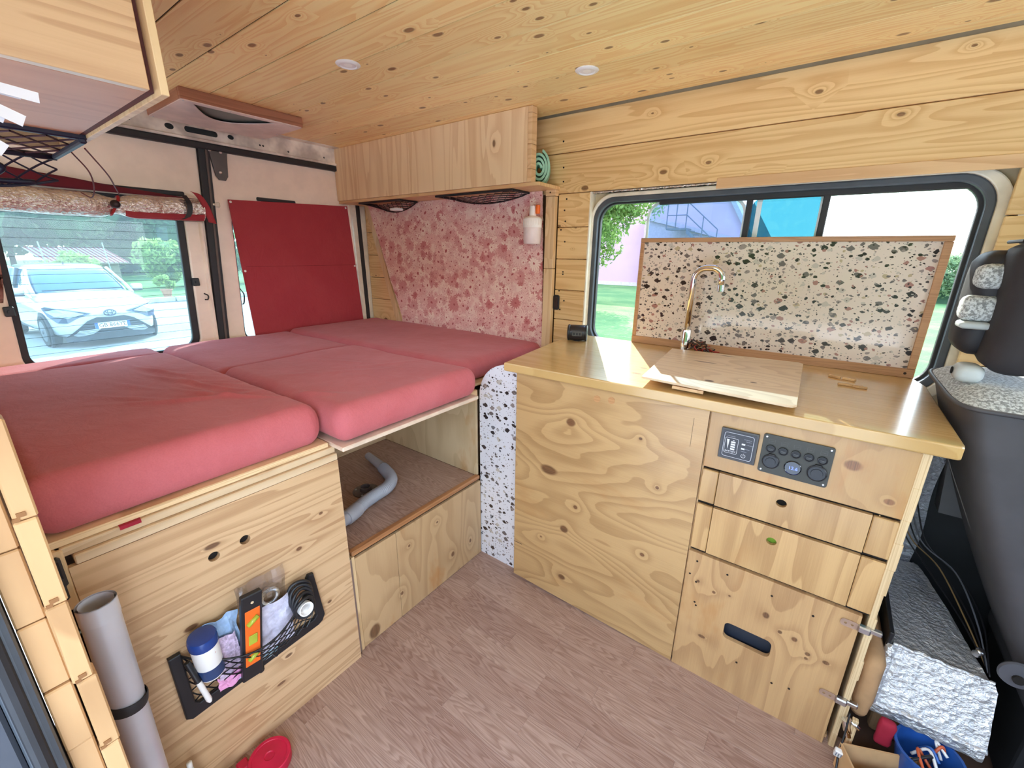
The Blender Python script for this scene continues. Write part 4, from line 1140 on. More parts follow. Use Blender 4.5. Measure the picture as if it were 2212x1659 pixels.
for k in range(16):
    x0 = -0.385 + random.uniform(-.005, .02)
    pts = [(x0 + random.uniform(-.01, .01), 1.655 + random.uniform(-.01, .01), 0.92 + random.uniform(-.012, .035))]
    for j in range(4):
        pts.append((x0 + 0.018 * (j + 1) + random.uniform(-.02, .02), 1.650 + random.uniform(-.025, .02), 0.902 + random.uniform(0, .05 - .009 * j)))
    B().tube(bez(pts, 5), 0.0022, 6).build('wire', mw[k % 4] if k > 5 else mw[1 if k < 3 else 0], wr2, smooth=True)
spk = empty('speaker', (-0.833, 1.615, 0.895), label='small black cylindrical speaker at the wall end of the worktop', cat='speaker')
B().lathe([(0.026, -0.040), (0.031, -0.036), (0.033, -0.028), (0.033, 0.028), (0.031, 0.036), (0.026, 0.040)], (-0.833, 1.61, 0.929), (1, 0.45, 0), 30).build('body', plain('speaker_black', C(34, 34, 40), .3), spk, smooth=True)
for sgn in (-1, 1):
    B().lathe([(0.031, 0), (0.034, 0.003), (0.034, 0.009), (0.028, 0.012)], Vector((-0.833, 1.61, 0.929)) + Vector((1, .45, 0)).normalized() * 0.030 * sgn, (sgn, .45 * sgn, 0), 30).build('end_ring', m_black, spk, smooth=True, sharp=40)
d_ = Vector((0.42, -0.93, 0)).normalized(); a_ = Vector((1, .45, 0)).normalized()
Mk = Matrix(((a_.x, 0, -a_.y * -1, 0), (a_.y, 0, -a_.x, 0), (0, 1, 0, 0), (0, 0, 0, 1)))
n3 = Vector((a_.y, -a_.x, 0))
Mk = Matrix(((a_.x, 0, n3.x, -0.833 + n3.x * .031), (a_.y, 0, n3.y, 1.61 + n3.y * .031), (0, 1, 0, 0.929), (0, 0, 0, 1)))
B().box(-0.020, 0.020, -0.010, 0.010, 0, 0.0035, bev=0.002, M=Mk).build('button_panel', plain('smoked_grey', C(78, 78, 76), .3), spk)
for k in (-1, 0, 1):
    B().box(k * .012 - .0035, k * .012 + .0035, -0.005, 0.005, 0.003, 0.0048, bev=0.001, M=Mk).build('button', m_black, spk)
B().box(-0.848, -0.818, 1.596, 1.624, 0.8955, 0.898).build('foot', m_rubber, spk)

for (x, y, a, n_) in ((0.060, 1.600, -0.5, 'wooden peg lying by the backsplash, farthest left of the small pegs'), (0.095, 1.590, -0.45, 'wooden peg in the middle of the small pegs on the worktop'),
                      (0.085, 1.515, 0.05, 'wooden peg nearest the worktop front among the small pegs'), (0.118, 1.510, -0.02, 'wooden peg at the right end of the small pegs')):
    M_ = Matrix.Translation((x, y, 0.8965)) @ Matrix.Rotation(a, 4, 'Z')
    o = B().box(-0.017, 0.017, -0.0045, 0.0045, -0.001, 0.005, bev=0.001, M=M_).build('wooden_peg', wood('peg_wood', 'xy', C(220, 182, 132), C(180, 134, 90)))
    tag(o, n_, 'peg', 'small wooden pegs')

# switch and meter panels
bm_ = empty('battery_meter', (-0.116, FY, 0.784), label='square black battery meter panel with white print on the kitchen unit', cat='meter')
X0, X1, Z0, Z1 = -0.160, -0.074, 0.741, 0.825
plate('bezel', plain('bezel_grey', C(64, 60, 58), .3), rr(X0, X1, Z0, Z1, .002), [], 0.008, 'xz', FY - .008, bm_, bev=.001)
plate('face', plain('meter_face', C(48, 48, 56), .35), rr(X0 + .005, X1 - .005, Z0 + .005, Z1 - .005, .002), [], 0.001, 'xz', FY - .0088, bm_)
mwh = plain('print_white', C(226, 226, 234), .5, var=0)
YP = FY - .0093
plate('print_frame', mwh, rr(X0 + .009, X1 - .009, Z0 + .008, Z1 - .009, .006), [rr(X0 + .0098, X1 - .0098, Z0 + .0088, Z1 - .0098, .0055)], 0.0004, 'xz', YP, bm_)
plate('print_frame', mwh, rr(X0 + .012, X0 + .043, Z0 + .018, Z1 - .023, .004), [rr(X0 + .0127, X0 + .0423, Z0 + .0187, Z1 - .0237, .0035)], 0.0004, 'xz', YP, bm_)
B().prism([(X0 + .016, Z1 - .028), (X0 + .022, Z1 - .028), (X0 + .0205, Z0 + .029)], 'y', YP, YP + .0004).build('print_wedge', mwh, bm_)
for k in range(4):
    z = Z0 + .0285 + k * .0064
    B().box(X0 + .0265, X0 + .0365, YP, YP + .0004, z, z + .0044).build('print_bar', mwh, bm_)
B().box(X0 + .0295, X0 + .0335, YP, YP + .0004, Z1 - .0295, Z1 - .0285).build('print_bar', mwh, bm_)
letters('print_word', 'BATTERY', mwh, 0.0062, (X0 + .0275, YP, Z0 + .0235), parent=bm_)
for z in (Z0 + .048, Z0 + .036):
    B().box(X0 + .051, X0 + .059, YP, YP + .0004, z, z + .0042).build('print_bar', mwh, bm_)
m_pg = plain('print_grey2', C(140, 140, 150), .5)
for (xa, z, n_) in ((X0 + .062, Z0 + .0505, 7), (X0 + .0605, Z0 + .0385, 5), (X0 + .0540, Z0 + .0640, 9), (X0 + .0595, Z0 + .0590, 6), (X0 + .052, Z0 + .031, 6), (X0 + .016, Z1 - .0185, 9)):
    b = B()
    for k in range(n_):
        b.box(xa + k * .0021, xa + k * .0021 + .0013 + .0004 * (k % 2), YP, YP + .0004, z - .0008, z + .0008)
    tag(b.build('small_print', m_pg, bm_), kind='stuff')
pts = [(X0 + .0585 + .0048 * math.cos(t), YP, Z0 + .019 + .0048 * math.sin(t)) for t in [PI / 2 + .55 + i * (2 * PI - 1.1) / 20 for i in range(21)]]
B().tube(pts, .0006, 6).tube([(X0 + .0585, YP, Z0 + .0185), (X0 + .0585, YP, Z0 + .0255)], .0006, 6).build('power_symbol', mwh, bm_)

sp = empty('switch_panel', (0.006, FY, 0.78), label='black switch panel with five buttons, two sockets and a lit blue voltmeter', cat='panel')
PX0, PX1, PZ0, PZ1 = -0.0655, 0.0780, 0.7300, 0.8325
plate('plate', plain('panel_olive_black', C(66, 66, 62), .5, bump=.2, bscale=900), rr(PX0, PX1, PZ0, PZ1, .006), [], 0.005, 'xz', FY - .005, sp, bev=.0008)
PY = FY - .005
for (x, z) in ((PX0 + .007, PZ1 - .007), (PX1 - .007, PZ1 - .007), (PX0 + .007, PZ0 + .007), (PX1 - .007, PZ0 + .007)):
    B().lathe([(0.0026, 0), (0.0026, 0.0008), (0.0016, .0014)], (x, PY, z), (0, -1, 0), 10).build('screw', m_steel, sp)
for k in range(5):
    x = -0.046 + k * 0.0262; z = 0.7965
    bt_ = B().lathe([(0.0098, 0), (0.0104, 0.002), (0.0098, 0.004), (0.0078, 0.0045), (0.0072, 0.002), (0.001, 0.0012)], (x, PY, z), (0, -1, 0), 22).build('push_button', plain('button_black', C(34, 34, 38), .35), sp, smooth=True, sharp=35)
    B().box(x - .004, x + .004, PY - .0028, PY - .0024, z - .0008, z + .0008).build('button_mark', plain('mark_grey', C(90, 90, 92), .5), bt_)
    plate('icon_frame', plain('icon_grey', C(92, 92, 90), .5), rr(x - .0068, x + .0068, z + .0135, z + .0250, .002), [rr(x - .0061, x + .0061, z + .0142, z + .0243, .0015)], 0.0003, 'xz', PY - .0004, sp)
    B().box(x - .004, x + .004, PY - .0004, PY, z + .0185, z + .0197).build('icon_line', plain('icon_grey', C(92, 92, 90), .5), sp)
for (x, z, r_) in ((-0.041, 0.7635, .0185), (0.054, 0.7625, .0200)):
    B().lathe([(r_, 0), (r_, 0.004), (r_ * .88, 0.006), (r_ * .85, .0045), (r_ * .6, .0045), (r_ * .57, .0065), (r_ * .2, .0065)], (x, PY, z), (0, -1, 0), 30).build('socket_cover', plain('socket_black', C(44, 46, 52), .4), sp, smooth=True, sharp=30)
    B().box(x - .007, x + .007, PY - .005, PY, z + r_ - .002, z + r_ + .002, bev=.001).build('socket_hinge', m_black, sp)
vm = empty('voltmeter', (0.006, PY, 0.760), parent=sp)
B().lathe([(0.0180, 0), (0.0180, 0.003), (0.0168, 0.0042), (0.016, .003), (.001, .003)], (0.006, PY, 0.7605), (0, -1, 0), 30).build('dial', plain('dial_black', C(12, 12, 22), .08, coat=1), vm, smooth=True, sharp=30)
n = N('blue_led'); n.set(color=(0.02, 0.04, 0.4, 1), ecol=(0.15, 0.22, 1, 1), estr=2.2); m_led = n.m
letters('digits', '12.6', m_led, 0.0115, (0.007, PY - .0034, 0.7600), parent=vm)

# socket on the wall, bottle, towel
so = empty('wall_socket', (-1.016, 1.742, 1.034), label='small black socket on the pine wall above the worktop end', cat='socket')
plate('socket_frame', m_black, rr(-1.034, -1.003, 0.998, 1.066, .009), [], .008, 'xz', 1.734, so, bev=.0015)
plate('socket_face', plain('socket_brown', C(50, 36, 32), .3), rr(-1.028, -1.009, 1.008, 1.056, .006), [], .002, 'xz', 1.7325, so)

fp = empty('fabric_panel', (-1.7, 1.74, 1.15), label='pink floral fabric panel covering the side window behind the bed', cat='panel')
# floral fabric with wavy edges, in front of the wall
def FLO(u, v):
    z = 0.80 + (1.512 - 0.80) * v
    xl = -2.105 - 0.245 * max(0, (z - 0.86)) / 0.64
    xr = -1.082 - 0.020 * (z - .85) / .65
    x = xl + (xr - xl) * u
    e = min(u, 1 - u)
    y = 1.722 + 0.004 * mnoise.noise(Vector((x * 7, z * 5, 0))) + 0.0016 * mnoise.noise(Vector((x * 40, z * 14, 3)))
    if e < 0.02: x += 0.006 * mnoise.noise(Vector((z * 50, e, 1)))
    if abs(z - 1.16) < .006: y += .0025
    return Vector((x, y, z))
B().grid(FLO, 70, 60, (0, 0.006, 0)).build('fabric', m_floral, fp, smooth=True, sharp=60)
B().hexa([Vector(p) for p in ((-2.16, 1.728, .80), (-2.115, 1.728, .80), (-2.115, 1.742, .80), (-2.16, 1.742, .80), (-2.40, 1.728, 1.515), (-2.355, 1.728, 1.515), (-2.355, 1.742, 1.515), (-2.40, 1.742, 1.515))]).build('frame_batten', m_trimz, fp)
B().box(-1.080, -1.034, 1.716, 1.7415, 1.184, 1.487, bev=.0015).build('frame_batten', m_trimz, fp)
B().box(-1.080, -1.034, 1.716, 1.7415, 0.80, 1.182, bev=.0015).build('frame_batten', m_trimz, fp)
B().box(-1.080, -1.030, 1.712, 1.7415, 1.4885, 1.5145, bev=.0015).build('frame_batten', m_trimx, fp)
B().lathe([(.0035, 0), (.0035, .001)], (-1.056, 1.7119, 1.502), (0, -1, 0), 8).build('screw', m_screw, fp)

bo = empty('spray_bottle', (-1.125, 1.69, 1.295), label='white translucent spray bottle hanging against the floral fabric', cat='bottle')
m_bot = plain('milky_plastic', C(240, 232, 228), .3, var=.01)
BXc, BYc = -1.122, 1.678
B().lathe([(0.034, 0), (0.0385, 0.004), (0.0405, 0.066), (0.0405, 0.070)], (BXc, BYc, 1.288), n=30).build('liquid_body', plain('milky_body', C(226, 208, 204), .3), bo, smooth=True, sharp=50)
B().lathe([(0.042, 0), (0.042, 0.036), (0.034, 0.044), (0.016, 0.049), (0.0145, 0.075), (0.012, 0.090)], (BXc, BYc, 1.358), n=30).build('shoulder', m_bot, bo, smooth=True, sharp=50)
for k in range(11):
    t = -PI / 2 + .5 + (k - 5) * 0.24
    cx, cy = BXc + .0422 * math.cos(t), BYc + .0422 * math.sin(t)
    B().box(cx - .0007, cx + .0007, cy - .0007, cy + .0007, 1.368, 1.392).build('ridge', m_bot, bo)
B().box(-1.106, -1.090, 1.672, 1.690, 1.415, 1.452, bev=.003).build('orange_tag', plain('orange_plastic', C(240, 130, 40), 0.35), bo)

tw = empty('towel', (-1.10, 1.66, 1.53), label='rolled pale green towel on the overhead shelf end', cat='towel')
sp_pts = []
for i in range(130):
    t = i / 129 * 6.4 * PI
    r_ = 0.008 + 0.00275 * t
    sp_pts.append((r_ * 0.62 * math.cos(t), r_ * 1.0 * math.sin(t)))
ax_t = Vector((-0.50, 0.866, 0))
sd_t = Vector((0.866, 0.50, 0))
oc_t = Vector((-1.072, 1.640, 1.5895))
b = B()
th_ = 0.0098
for i in range(len(sp_pts) - 1):
    (a0, z0), (a1, z1) = sp_pts[i], sp_pts[i + 1]
    L0 = math.hypot(a0, z0); L1 = math.hypot(a1, z1)
    k0 = (L0 + th_) / L0; k1 = (L1 + th_) / L1
    Q = [oc_t + sd_t * p + Vector((0, 0, q)) for p, q in ((a0, z0), (a1, z1), (a1 * k1, z1 * k1), (a0 * k0, z0 * k0))]
    b.hexa(Q + [p + ax_t * 0.075 for p in Q])
b.build('rolled_cloth', plain('mint_towel', C(150, 196, 168), .95, var=.08, bump=.6, bscale=400), tw)

# ------------------------------------------------------------------ overhead cabinet over the bed
oc = empty('overhead_cabinet', (-1.75, 1.65, 1.52), label='long pine overhead cabinet above the floral fabric panel', cat='cabinet')
OX0, OX1, OXM = -2.425, -1.082, -1.785
m_ohd = wood('overhead_pine', 'zx', C(240, 212, 170), C(212, 170, 124), sa=0.6, sc=8, rings=9, contrast=0.5, kscale=5, kprob=.15, krad=.15, tone=.06, seed=2.7)
B().box(OX0, OXM - .0012, 1.566, 1.578, 1.527, 1.799, bev=.001).build('door', m_ohd, oc)
B().box(OXM + .0012, OX1, 1.566, 1.578, 1.527, 1.799, bev=.001).build('door', m_ohd, oc)
B().box(OX0, -1.025, 1.572, 1.741, 1.513, 1.5265, bev=.001).build('bottom_board', wood('oh_bottom', 'xy', C(226, 190, 140), C(196, 150, 100), rnd=False), oc)
for (z0, z1) in ((1.5275, 1.575), (1.5765, 1.665), (1.6665, 1.775), (1.7765, 1.799)):
    B().box(OX1 + .0005, OX1 + .020, 1.568, 1.604, z0, z1, bev=.001).build('end_block', m_trimx, oc)
B().box(OX0, OX1, 1.578, 1.585, 1.785, 1.799).build('top_rail', m_trimx, oc)
B().box(OX0, OX0 + .012, 1.578, 1.741, 1.527, 1.799).build('end_board', m_trimz, oc)

def under_net(xa, xb, label, depth=0.145, sag=0.05):
    y0, y1 = 1.588, 1.588 + depth
    zt = 1.5125
    e = empty('net_pocket', ((xa + xb) / 2, 1.65, 1.5), label=label, cat='net', group='black net pockets under the overhead cabinet')
    b = B().box(xa, xb, y0, y0 + .012, zt - .009, zt, bev=.002)
    b.build('net_frame', m_black, e)
    B().box(xb - .012, xb, y0 + .012, y1, zt - .009, zt, bev=.002).build('net_frame', m_black, e)
    B().box(xa, xa + .012, y0 + .012, y1, zt - .009, zt, bev=.002).build('net_frame', m_black, e)
    def P(u, v):
        s_ = math.sin(PI * u) ** 0.8
        return Vector((xa + .01 + (xb - xa - .02) * u, y0 + .006 + (depth - .01) * v, zt - .006 - sag * s_ * (0.35 + 0.65 * v)))
    tag(net_mesh(P, 10, 3, .0017).build('net', m_black, e), kind='stuff')
    B().tube([P(i / 20, 1) for i in range(21)], .0032, 5).build('elastic', m_black, e)
    return e
under_net(-2.26, -1.90, 'black net pocket under the overhead cabinet near the rear door', .125, .042)
under_net(-1.64, -1.17, 'black net pocket under the overhead cabinet near the spray bottle', .135, .030)
o = B().rbox(-2.03, -1.97, 1.62, 1.67, 1.462, 1.478, .006, 3).build('folded_tissue', m_white, smooth=True)
tag(o, 'white folded tissue lying in a net under the overhead cabinet', 'tissue')
# ------------------------------------------------------------------ rear door dressings
bb = empty('window_board', (RX + .02, 1.31, 0.83), label='burgundy fabric board pinned over the right rear door window', cat='board')
P_o = [Vector(p) for p in ((RX + .018, 0.992, 0.80), (RX + .024, 0.992, 0.80), (RX + .024, 1.655, 0.80), (RX + .018, 1.655, 0.80),
                           (RX + .018, 0.969, 1.478), (RX + .024, 0.969, 1.478), (RX + .024, 1.612, 1.502), (RX + .018, 1.612, 1.502))]
B().hexa(P_o).build('board', m_burg, bb)
B().box(RX + .0238, RX + .0246, 1.0, 1.64, 1.166, 1.1675).build('seam', plain('seam_dark', C(110, 30, 34), .9), bb)
for (y, z) in ((0.978, 1.468), (1.600, 1.492), (1.625, 1.16), (0.992, 1.145)):
    B().lathe([(.0055, 0), (.0055, .002), (.003, .0035)], (RX + .024, y, z), (1, 0, 0), 12).build('stud', m_white, bb)

blind = empty('rolled_blind', (RX + .03, 0.5, 1.41), label='rolled foil and burgundy blind strapped above the left rear door window', cat='blind')
def roll(u, v, r0=0.047):
    y = 0.10 + 0.742 * u
    pin = math.exp(-((y - 0.535) / 0.035) ** 2)
    r = r0 * (1 - 0.36 * pin) + 0.004 * mnoise.noise(Vector((y * 9, v * 3, 0)))
    t = v * 2 * PI
    zc = 1.418 - 0.008 * math.sin((y - .1) / .742 * PI)
    return Vector((RX + 0.052 + 0.75 * r * math.cos(t) + .003 * math.sin(y * 60 + t), y, zc + r * math.sin(t) * 0.98))
B().grid(lambda u, v: roll(u, v), 90, 30).build('foil_roll', m_foil2, blind, smooth=True)
# lower part of the roll shows burgundy cloth lines
B().grid(lambda u, v: roll(0.62 + 0.375 * u, 0.80 + 0.13 * v, 0.0485), 30, 6).build('cloth_edge', m_burg, blind, smooth=True)
B().grid(lambda u, v: roll(u * .99, 0.66 + 0.09 * v, 0.0482), 60, 4).build('cloth_edge', plain('pale_blind_cloth', C(216, 190, 176), .8), blind, smooth=True)
def flap(u, v):
    y = 0.10 + 0.74 * u
    return Vector((RX + 0.03 + 0.02 * v, y, 1.462 + (1 - v) * (0.072 * (1 - u) ** 1.2 + .004) + 0.003 * mnoise.noise(Vector((y * 8, v, 0)))))
B().grid(flap, 40, 5, (0.003, 0, 0)).build('cloth_flap', plain('dark_burgundy', C(104, 26, 44), .9), blind, smooth=True)
def side(u, v):
    t = v
    y = 0.800 + 0.050 * t ** .8 + 0.030 * u
    z = 1.492 - 0.125 * t ** 1.4 - 0.006 * u
    return Vector((RX + 0.075 + 0.01 * math.sin(t * 3), y, z))
B().grid(side, 3, 12, (0.003, 0, 0)).build('cloth_border', m_burg, blind, smooth=True)
def ring_at(y, r, wid, th=0.004):
    pts = []
    for i in range(22):
        t = 2 * PI * i / 22
        pts.append((RX + .052 + 0.78 * r * math.cos(t), y + wid * math.sin(t) * .3, 1.412 + r * math.sin(t)))
    return pts
B().tube(ring_at(0.535, 0.036, .06), 0.005, 6, closed=True).build('red_tie', plain('red_ribbon', C(170, 30, 36), .6), blind)
B().lathe([(0.012, 0), (0.016, .006), (0.014, .016), (0.006, .020)], (RX + .085, 0.532, 1.415), (1, -.2, 0), 16).build('toggle', plain('toggle_black', C(40, 22, 30), .5), blind, smooth=True)
b = B()
sp_ = bez([(RX + .07, 0.775, 1.474), (RX + .098, 0.780, 1.44), (RX + .10, 0.776, 1.405), (RX + .098, 0.762, 1.382), (RX + .095, 0.742, 1.372)], 6)
for i in range(len(sp_) - 1):
    a, c = sp_[i], sp_[i + 1]
    w_ = 0.010 if i < 18 else 0.006
    b.hexa([a + Vector((0, -w_, 0)), a + Vector((.002, -w_, 0)), a + Vector((.002, w_, 0)), a + Vector((0, w_, 0)),
            c + Vector((0, -w_, 0)), c + Vector((.002, -w_, 0)), c + Vector((.002, w_, 0)), c + Vector((0, w_, 0))])
b.build('black_strap', m_rubber, blind)
m_cord = plain('dark_red_cord', C(96, 22, 30), .7)
o = B().tube(bez([(-1.64, 0.338, 1.497), (-1.9, 0.43, 1.47), (-2.1, 0.487, 1.455), (RX + .10, 0.548, 1.50 - .05)], 6), .0022, 6).build('cord', m_cord)
tag(o, 'thin dark red cord hanging from the corner cabinet to the blind toggle', 'cord', None)
o = B().tube(bez([(-1.72, 0.325, 1.495), (-1.84, 0.375, 1.465), (-1.95, 0.40, 1.432), (-2.05, 0.408, 1.41), (RX + .09, 0.44, 1.447)], 6), .0020, 6).build('cord', m_cord)
tag(o, 'thin dark red cord bowing outwards beside the hanging net', 'cord', None)

# ------------------------------------------------------------------ corner cabinet, net and slips at the door side
cc = empty('corner_cabinet', (-1.2, 0.15, 1.5), label='wooden wall cabinet under the ceiling at the door side', cat='cabinet')
CZ = 1.5
m_cc = wood('corner_end', 'yz', C(212, 174, 134), C(172, 126, 90), sa=0.9, sc=10, rings=9, contrast=0.5, rnd=False, seed=1.9, rough=.35, coat=.2)
B().box(-0.985, -0.968, -0.09, 0.300, CZ, 1.799, bev=.001).build('end_board', m_cc, cc)
B().box(-1.47, -0.986, -0.09, 0.300, CZ, CZ + .012, bev=.001).build('bottom_board', wood('corner_bottom', 'yx', C(206, 152, 118), C(180, 124, 92), rnd=False, seed=4, sa=.8, sc=9, rings=8, contrast=.35), cc)
B().box(-1.76, -0.955, 0.3105, 0.3225, CZ - .006, 1.799, bev=.001).build('front_board', m_trimz, cc)
B().box(-1.47, -0.985, 0.3005, 0.310, CZ + .001, 1.799).build('front_frame', plain('gap_brown', C(96, 52, 52), .7), cc)
B().lathe([(.004, 0), (.004, .001)], (-0.9679, 0.134, 1.522), (1, 0, 0), 8).build('screw', m_screw, cc)
B().box(-1.76, -1.75, -0.09, 0.31, CZ, 1.799).build('back_board', m_trimy, cc)

hn = empty('hanging_net', (-1.65, 0.2, 1.49), label='blue black net pocket hanging under the wooden wall cabinet', cat='net')
m_navy = plain('navy_black', C(26, 28, 52), .5)
B().box(-1.485, -1.470, -0.05, 0.312, CZ - .010, CZ + .012, bev=.003).build('net_frame', m_navy, hn)
B().box(-1.80, -1.47, 0.296, 0.310, CZ - .018, CZ - .006, bev=.003).build('net_frame', m_navy, hn)
B().tube([(-1.80, -0.03, CZ - .012), (-1.80, 0.10, CZ - .012), (-1.80, 0.306, CZ - .012)], .0085, 8).build('net_bar', m_navy, hn, smooth=True)
def P1(u, v):
    return Vector((-1.478 - 0.32 * v, -0.03 + 0.33 * u, CZ - .008 - .006 * math.sin(PI * u)))
def P2(u, v):
    s_ = math.sin(PI * min(1, .18 + .82 * u))
    return Vector((-1.80 - .05 * v, -0.03 + 0.335 * u + 0.02 * v * (1 - u), CZ - .014 - (0.075 * v) * (0.35 + 0.75 * math.sin(PI * (0.15 + .70 * u)))))
m_strand = plain('net_maroon', C(62, 20, 36), .7)
tag(net_mesh(P1, 6, 3, .0022).build('net', m_strand, hn), kind='stuff')
tag(net_mesh(P2, 6, 2, .0024).build('net', m_navy, hn), kind='stuff')
B().tube([P2(i / 20, 1) for i in range(21)], .004, 6).build('elastic', m_navy, hn, smooth=True)
B().tube(bez([P2(.55, .2), P2(.68, .45), P2(.6, .8), P2(.85, .95)], 8), .007, 6).build('bunched_cord', m_navy, hn, smooth=True)

def slip(name, y0, y1, z0, z1, x, a, label, n=2, dx=0.0):
    e = empty(name, (x, (y0 + y1) / 2, z0), label=label, cat='paper', group='white paper slips at the door side')
    for k in range(n):
        M_ = Matrix.Translation((x + 0.006 * k + dx, (y0 + y1) / 2 + 0.018 * k * (1 if n > 1 else 0) - .008, (z0 + z1) / 2 - .0015 * k)) @ Matrix.Rotation(a, 4, 'X')
        B().box(-.0006, .0006, -(y1 - y0) / 2, (y1 - y0) / 2, -(z1 - z0) / 2, (z1 - z0) / 2, M=M_).box(-.012, 0, -(y1 - y0) / 2, (y1 - y0) / 2, (z1 - z0) / 2 - .0008, (z1 - z0) / 2, M=M_).build('slip', m_paper, e)
slip('paper_slip', 0.085, 0.158, 1.458, 1.472, -1.0, -0.10, 'pair of folded white paper slips hanging highest at the cabinet end')
slip('paper_slip', 0.080, 0.138, 1.430, 1.446, -1.0, -0.42, 'pair of folded white paper slips hanging in the middle of three')
slip('paper_slip', 0.088, 0.130, 1.385, 1.404, -1.0, -0.62, 'single white paper slip hanging lowest by the net', 1)
o = B().grid(lambda u, v: (-1.35 + .01 * math.sin(v * 9), 0.030 + (.060 + .047 * v) * u + .002 * math.sin(v * 11), 1.14 + 0.32 * v), 6, 20, (0, 0.002, 0)).build('curtain', plain('dusty_pink_cloth', C(196, 146, 136), .9, bump=.4, bscale=300), smooth=True)
tag(o, 'narrow dusty pink curtain edge hanging at the door side wall', 'curtain')

# ------------------------------------------------------------------ roof hatch and ceiling lamps
ht = empty('roof_hatch', (-2.17, 0.93, 1.76), label='wood framed roof hatch with a white lining by the rear doors', cat='hatch')
HX0, HX1, HY0, HY1, HZ = -2.345, -1.985, 0.70, 1.150, 1.760
m_hf = wood('hatch_frame', 'yz', C(176, 122, 96), C(132, 84, 64), sa=1, sc=30, rings=6, rnd=True)
B().box(HX1 - .014, HX1, HY0, HY1, HZ + .002, 1.80, bev=.002).build('frame_board', m_hf, ht)
B().box(HX0, HX0 + .014, HY0, HY1, HZ + .002, 1.80, bev=.002).build('frame_board', m_hf, ht)
B().box(HX0 + .0145, HX1 - .0145, HY0, HY0 + .014, HZ + .002, 1.80, bev=.002).build('frame_board', m_hf, ht)
B().box(HX0 + .0145, HX1 - .0145, HY1 - .014, HY1, HZ + .002, 1.80, bev=.002).build('frame_board', m_hf, ht)
ell = []
for i in range(25):
    t = i / 24
    y = HY0 + .05 + .30 * t
    ell.append((HX1 - .032 - .04 * t * 0, y))
low = [(HX1 - .028 - 0.17 * math.sin(PI * (1 - i / 24)), HY0 + .05 + .30 * (1 - i / 24)) for i in range(1, 24)]
plate('white_lining', plain('hatch_white', C(232, 214, 206), .35, coat=.3), rr(HX0 + .002, HX1 - .002, HY0 + .002, HY1 - .002, .012), [ell + low], 0.0035, 'xy', HZ - .0015, ht, bev=.0006)
B().box(HX1 - .23, HX1 - .016, HY0 + .02, HY1 - .05, 1.770, 1.774).build('hatch_glazing', plain('hatch_grey', C(112, 120, 116), .4), ht)
for (x, y) in ((HX1 - .012, HY0 + .012), (HX1 - .02, HY0 + .17), (HX1 - .014, HY1 - .05), (HX0 + .014, HY1 - .014), (HX0 + .15, HY1 - .012), (HX0 + .014, HY0 + .014)):
    B().lathe([(.0035, 0), (.0035, .001), (.002, .0014)], (x, y, HZ - .0015), (0, 0, -1), 8).build('screw', m_steel, ht)
n = N('led_lens'); n.set(color=(0.9, 0.88, 0.84, 1), rough=.35, ecol=(1, .95, .88, 1), estr=0.05); m_lens = n.m
for (x, y, l_) in ((-1.325, 0.938, 'round white ceiling spotlight nearest the roof hatch'), (-0.740, 1.392, 'round white ceiling spotlight above the kitchen unit')):
    e = empty('ceiling_light', (x, y, 1.7945), label=l_, cat='light', group='round white ceiling spotlights')
    B().lathe([(.0235, .0), (.036, .0), (.0370, .0015), (.034, .0042), (.026, .0060), (.0235, .0035)], (x, y, 1.7998), (0, 0, -1), 36).build('ring', m_white, e, smooth=True, sharp=40)
    B().lathe([(.0233, 0), (.0233, .0030), (.01, .0036)], (x, y, 1.7998), (0, 0, -1), 30).build('lens', m_lens, e, smooth=True, sharp=40)

# ------------------------------------------------------------------ cab: driver's seat and trims
seat = empty('driver_seat', (0.45, 1.42, 0.05), label='grey van seat seen from behind with a speckled fabric top and black headrest', cat='seat')
m_shell = plain('seat_shell_grey', C(74, 72, 76), 0.55, var=.03, bump=.15, bscale=700)
n = N('speckled_fabric')
f1 = n.noise(n.obj(), 170, 3, .7)
n.set(color=n.mix(n.step(f1, .4, .6), C(132, 136, 138), C(214, 220, 222)), rough=.9, sheen=.2); n.bump(f1, .4, .003)
m_speck = n.m
def prof(z):      # rear face x as a function of height (z .955 top)
    t = (0.955 - z)
    return 0.268 + 0.30 * t + 0.16 * t * t
def seat_fn(u, v):
    # u around the section, v down the back
    z = 0.950 - 0.66 * v
    xr_ = prof(z)
    dx = 0.10 + 0.06 * v
    cy, hy = 1.455, 0.205 - 0.02 * v
    t = 2 * PI * u
    c, s_ = math.cos(t), math.sin(t)
    e = 0.35
    X = xr_ + dx - dx * math.copysign(abs(c) ** e, c)
    Y = cy + hy * math.copysign(abs(s_) ** e, s_)
    return Vector((X, Y, z))
B().grid(seat_fn, 48, 30).build('back_shell', m_shell, seat, smooth=True)
def top_fn(u, v):
    t = 2 * PI * u
    c, s_ = math.cos(t), math.sin(t)
    e = 0.35
    k = 1 - v
    dx = 0.10
    X = prof(.95) + dx - (dx + .006) * k ** .7 * math.copysign(abs(c) ** e, c)
    Y = 1.455 + (0.205 + .005) * k ** .7 * math.copysign(abs(s_) ** e, s_)
    return Vector((X, Y, 0.948 + 0.035 * math.sin(min(1, v * 1.6) * PI / 2)))
B().grid(top_fn, 48, 12).build('top_cushion', m_speck, seat, smooth=True)
B().tube([top_fn(i / 48, 0) for i in range(48)], .005, 8, closed=True).build('piping', m_shell, seat, smooth=True)
B().rbox(0.283, 0.385, 1.33, 1.50, 1.005, 1.285, .045, 8, lambda p: (0.012 * math.sin((p.z - 1.0) * 9) + (1.285 - p.z) * 0.06, 0, 0)).build('headrest', plain('headrest_black', C(44, 40, 44), .75, bump=.3, bscale=500), seat, smooth=True)
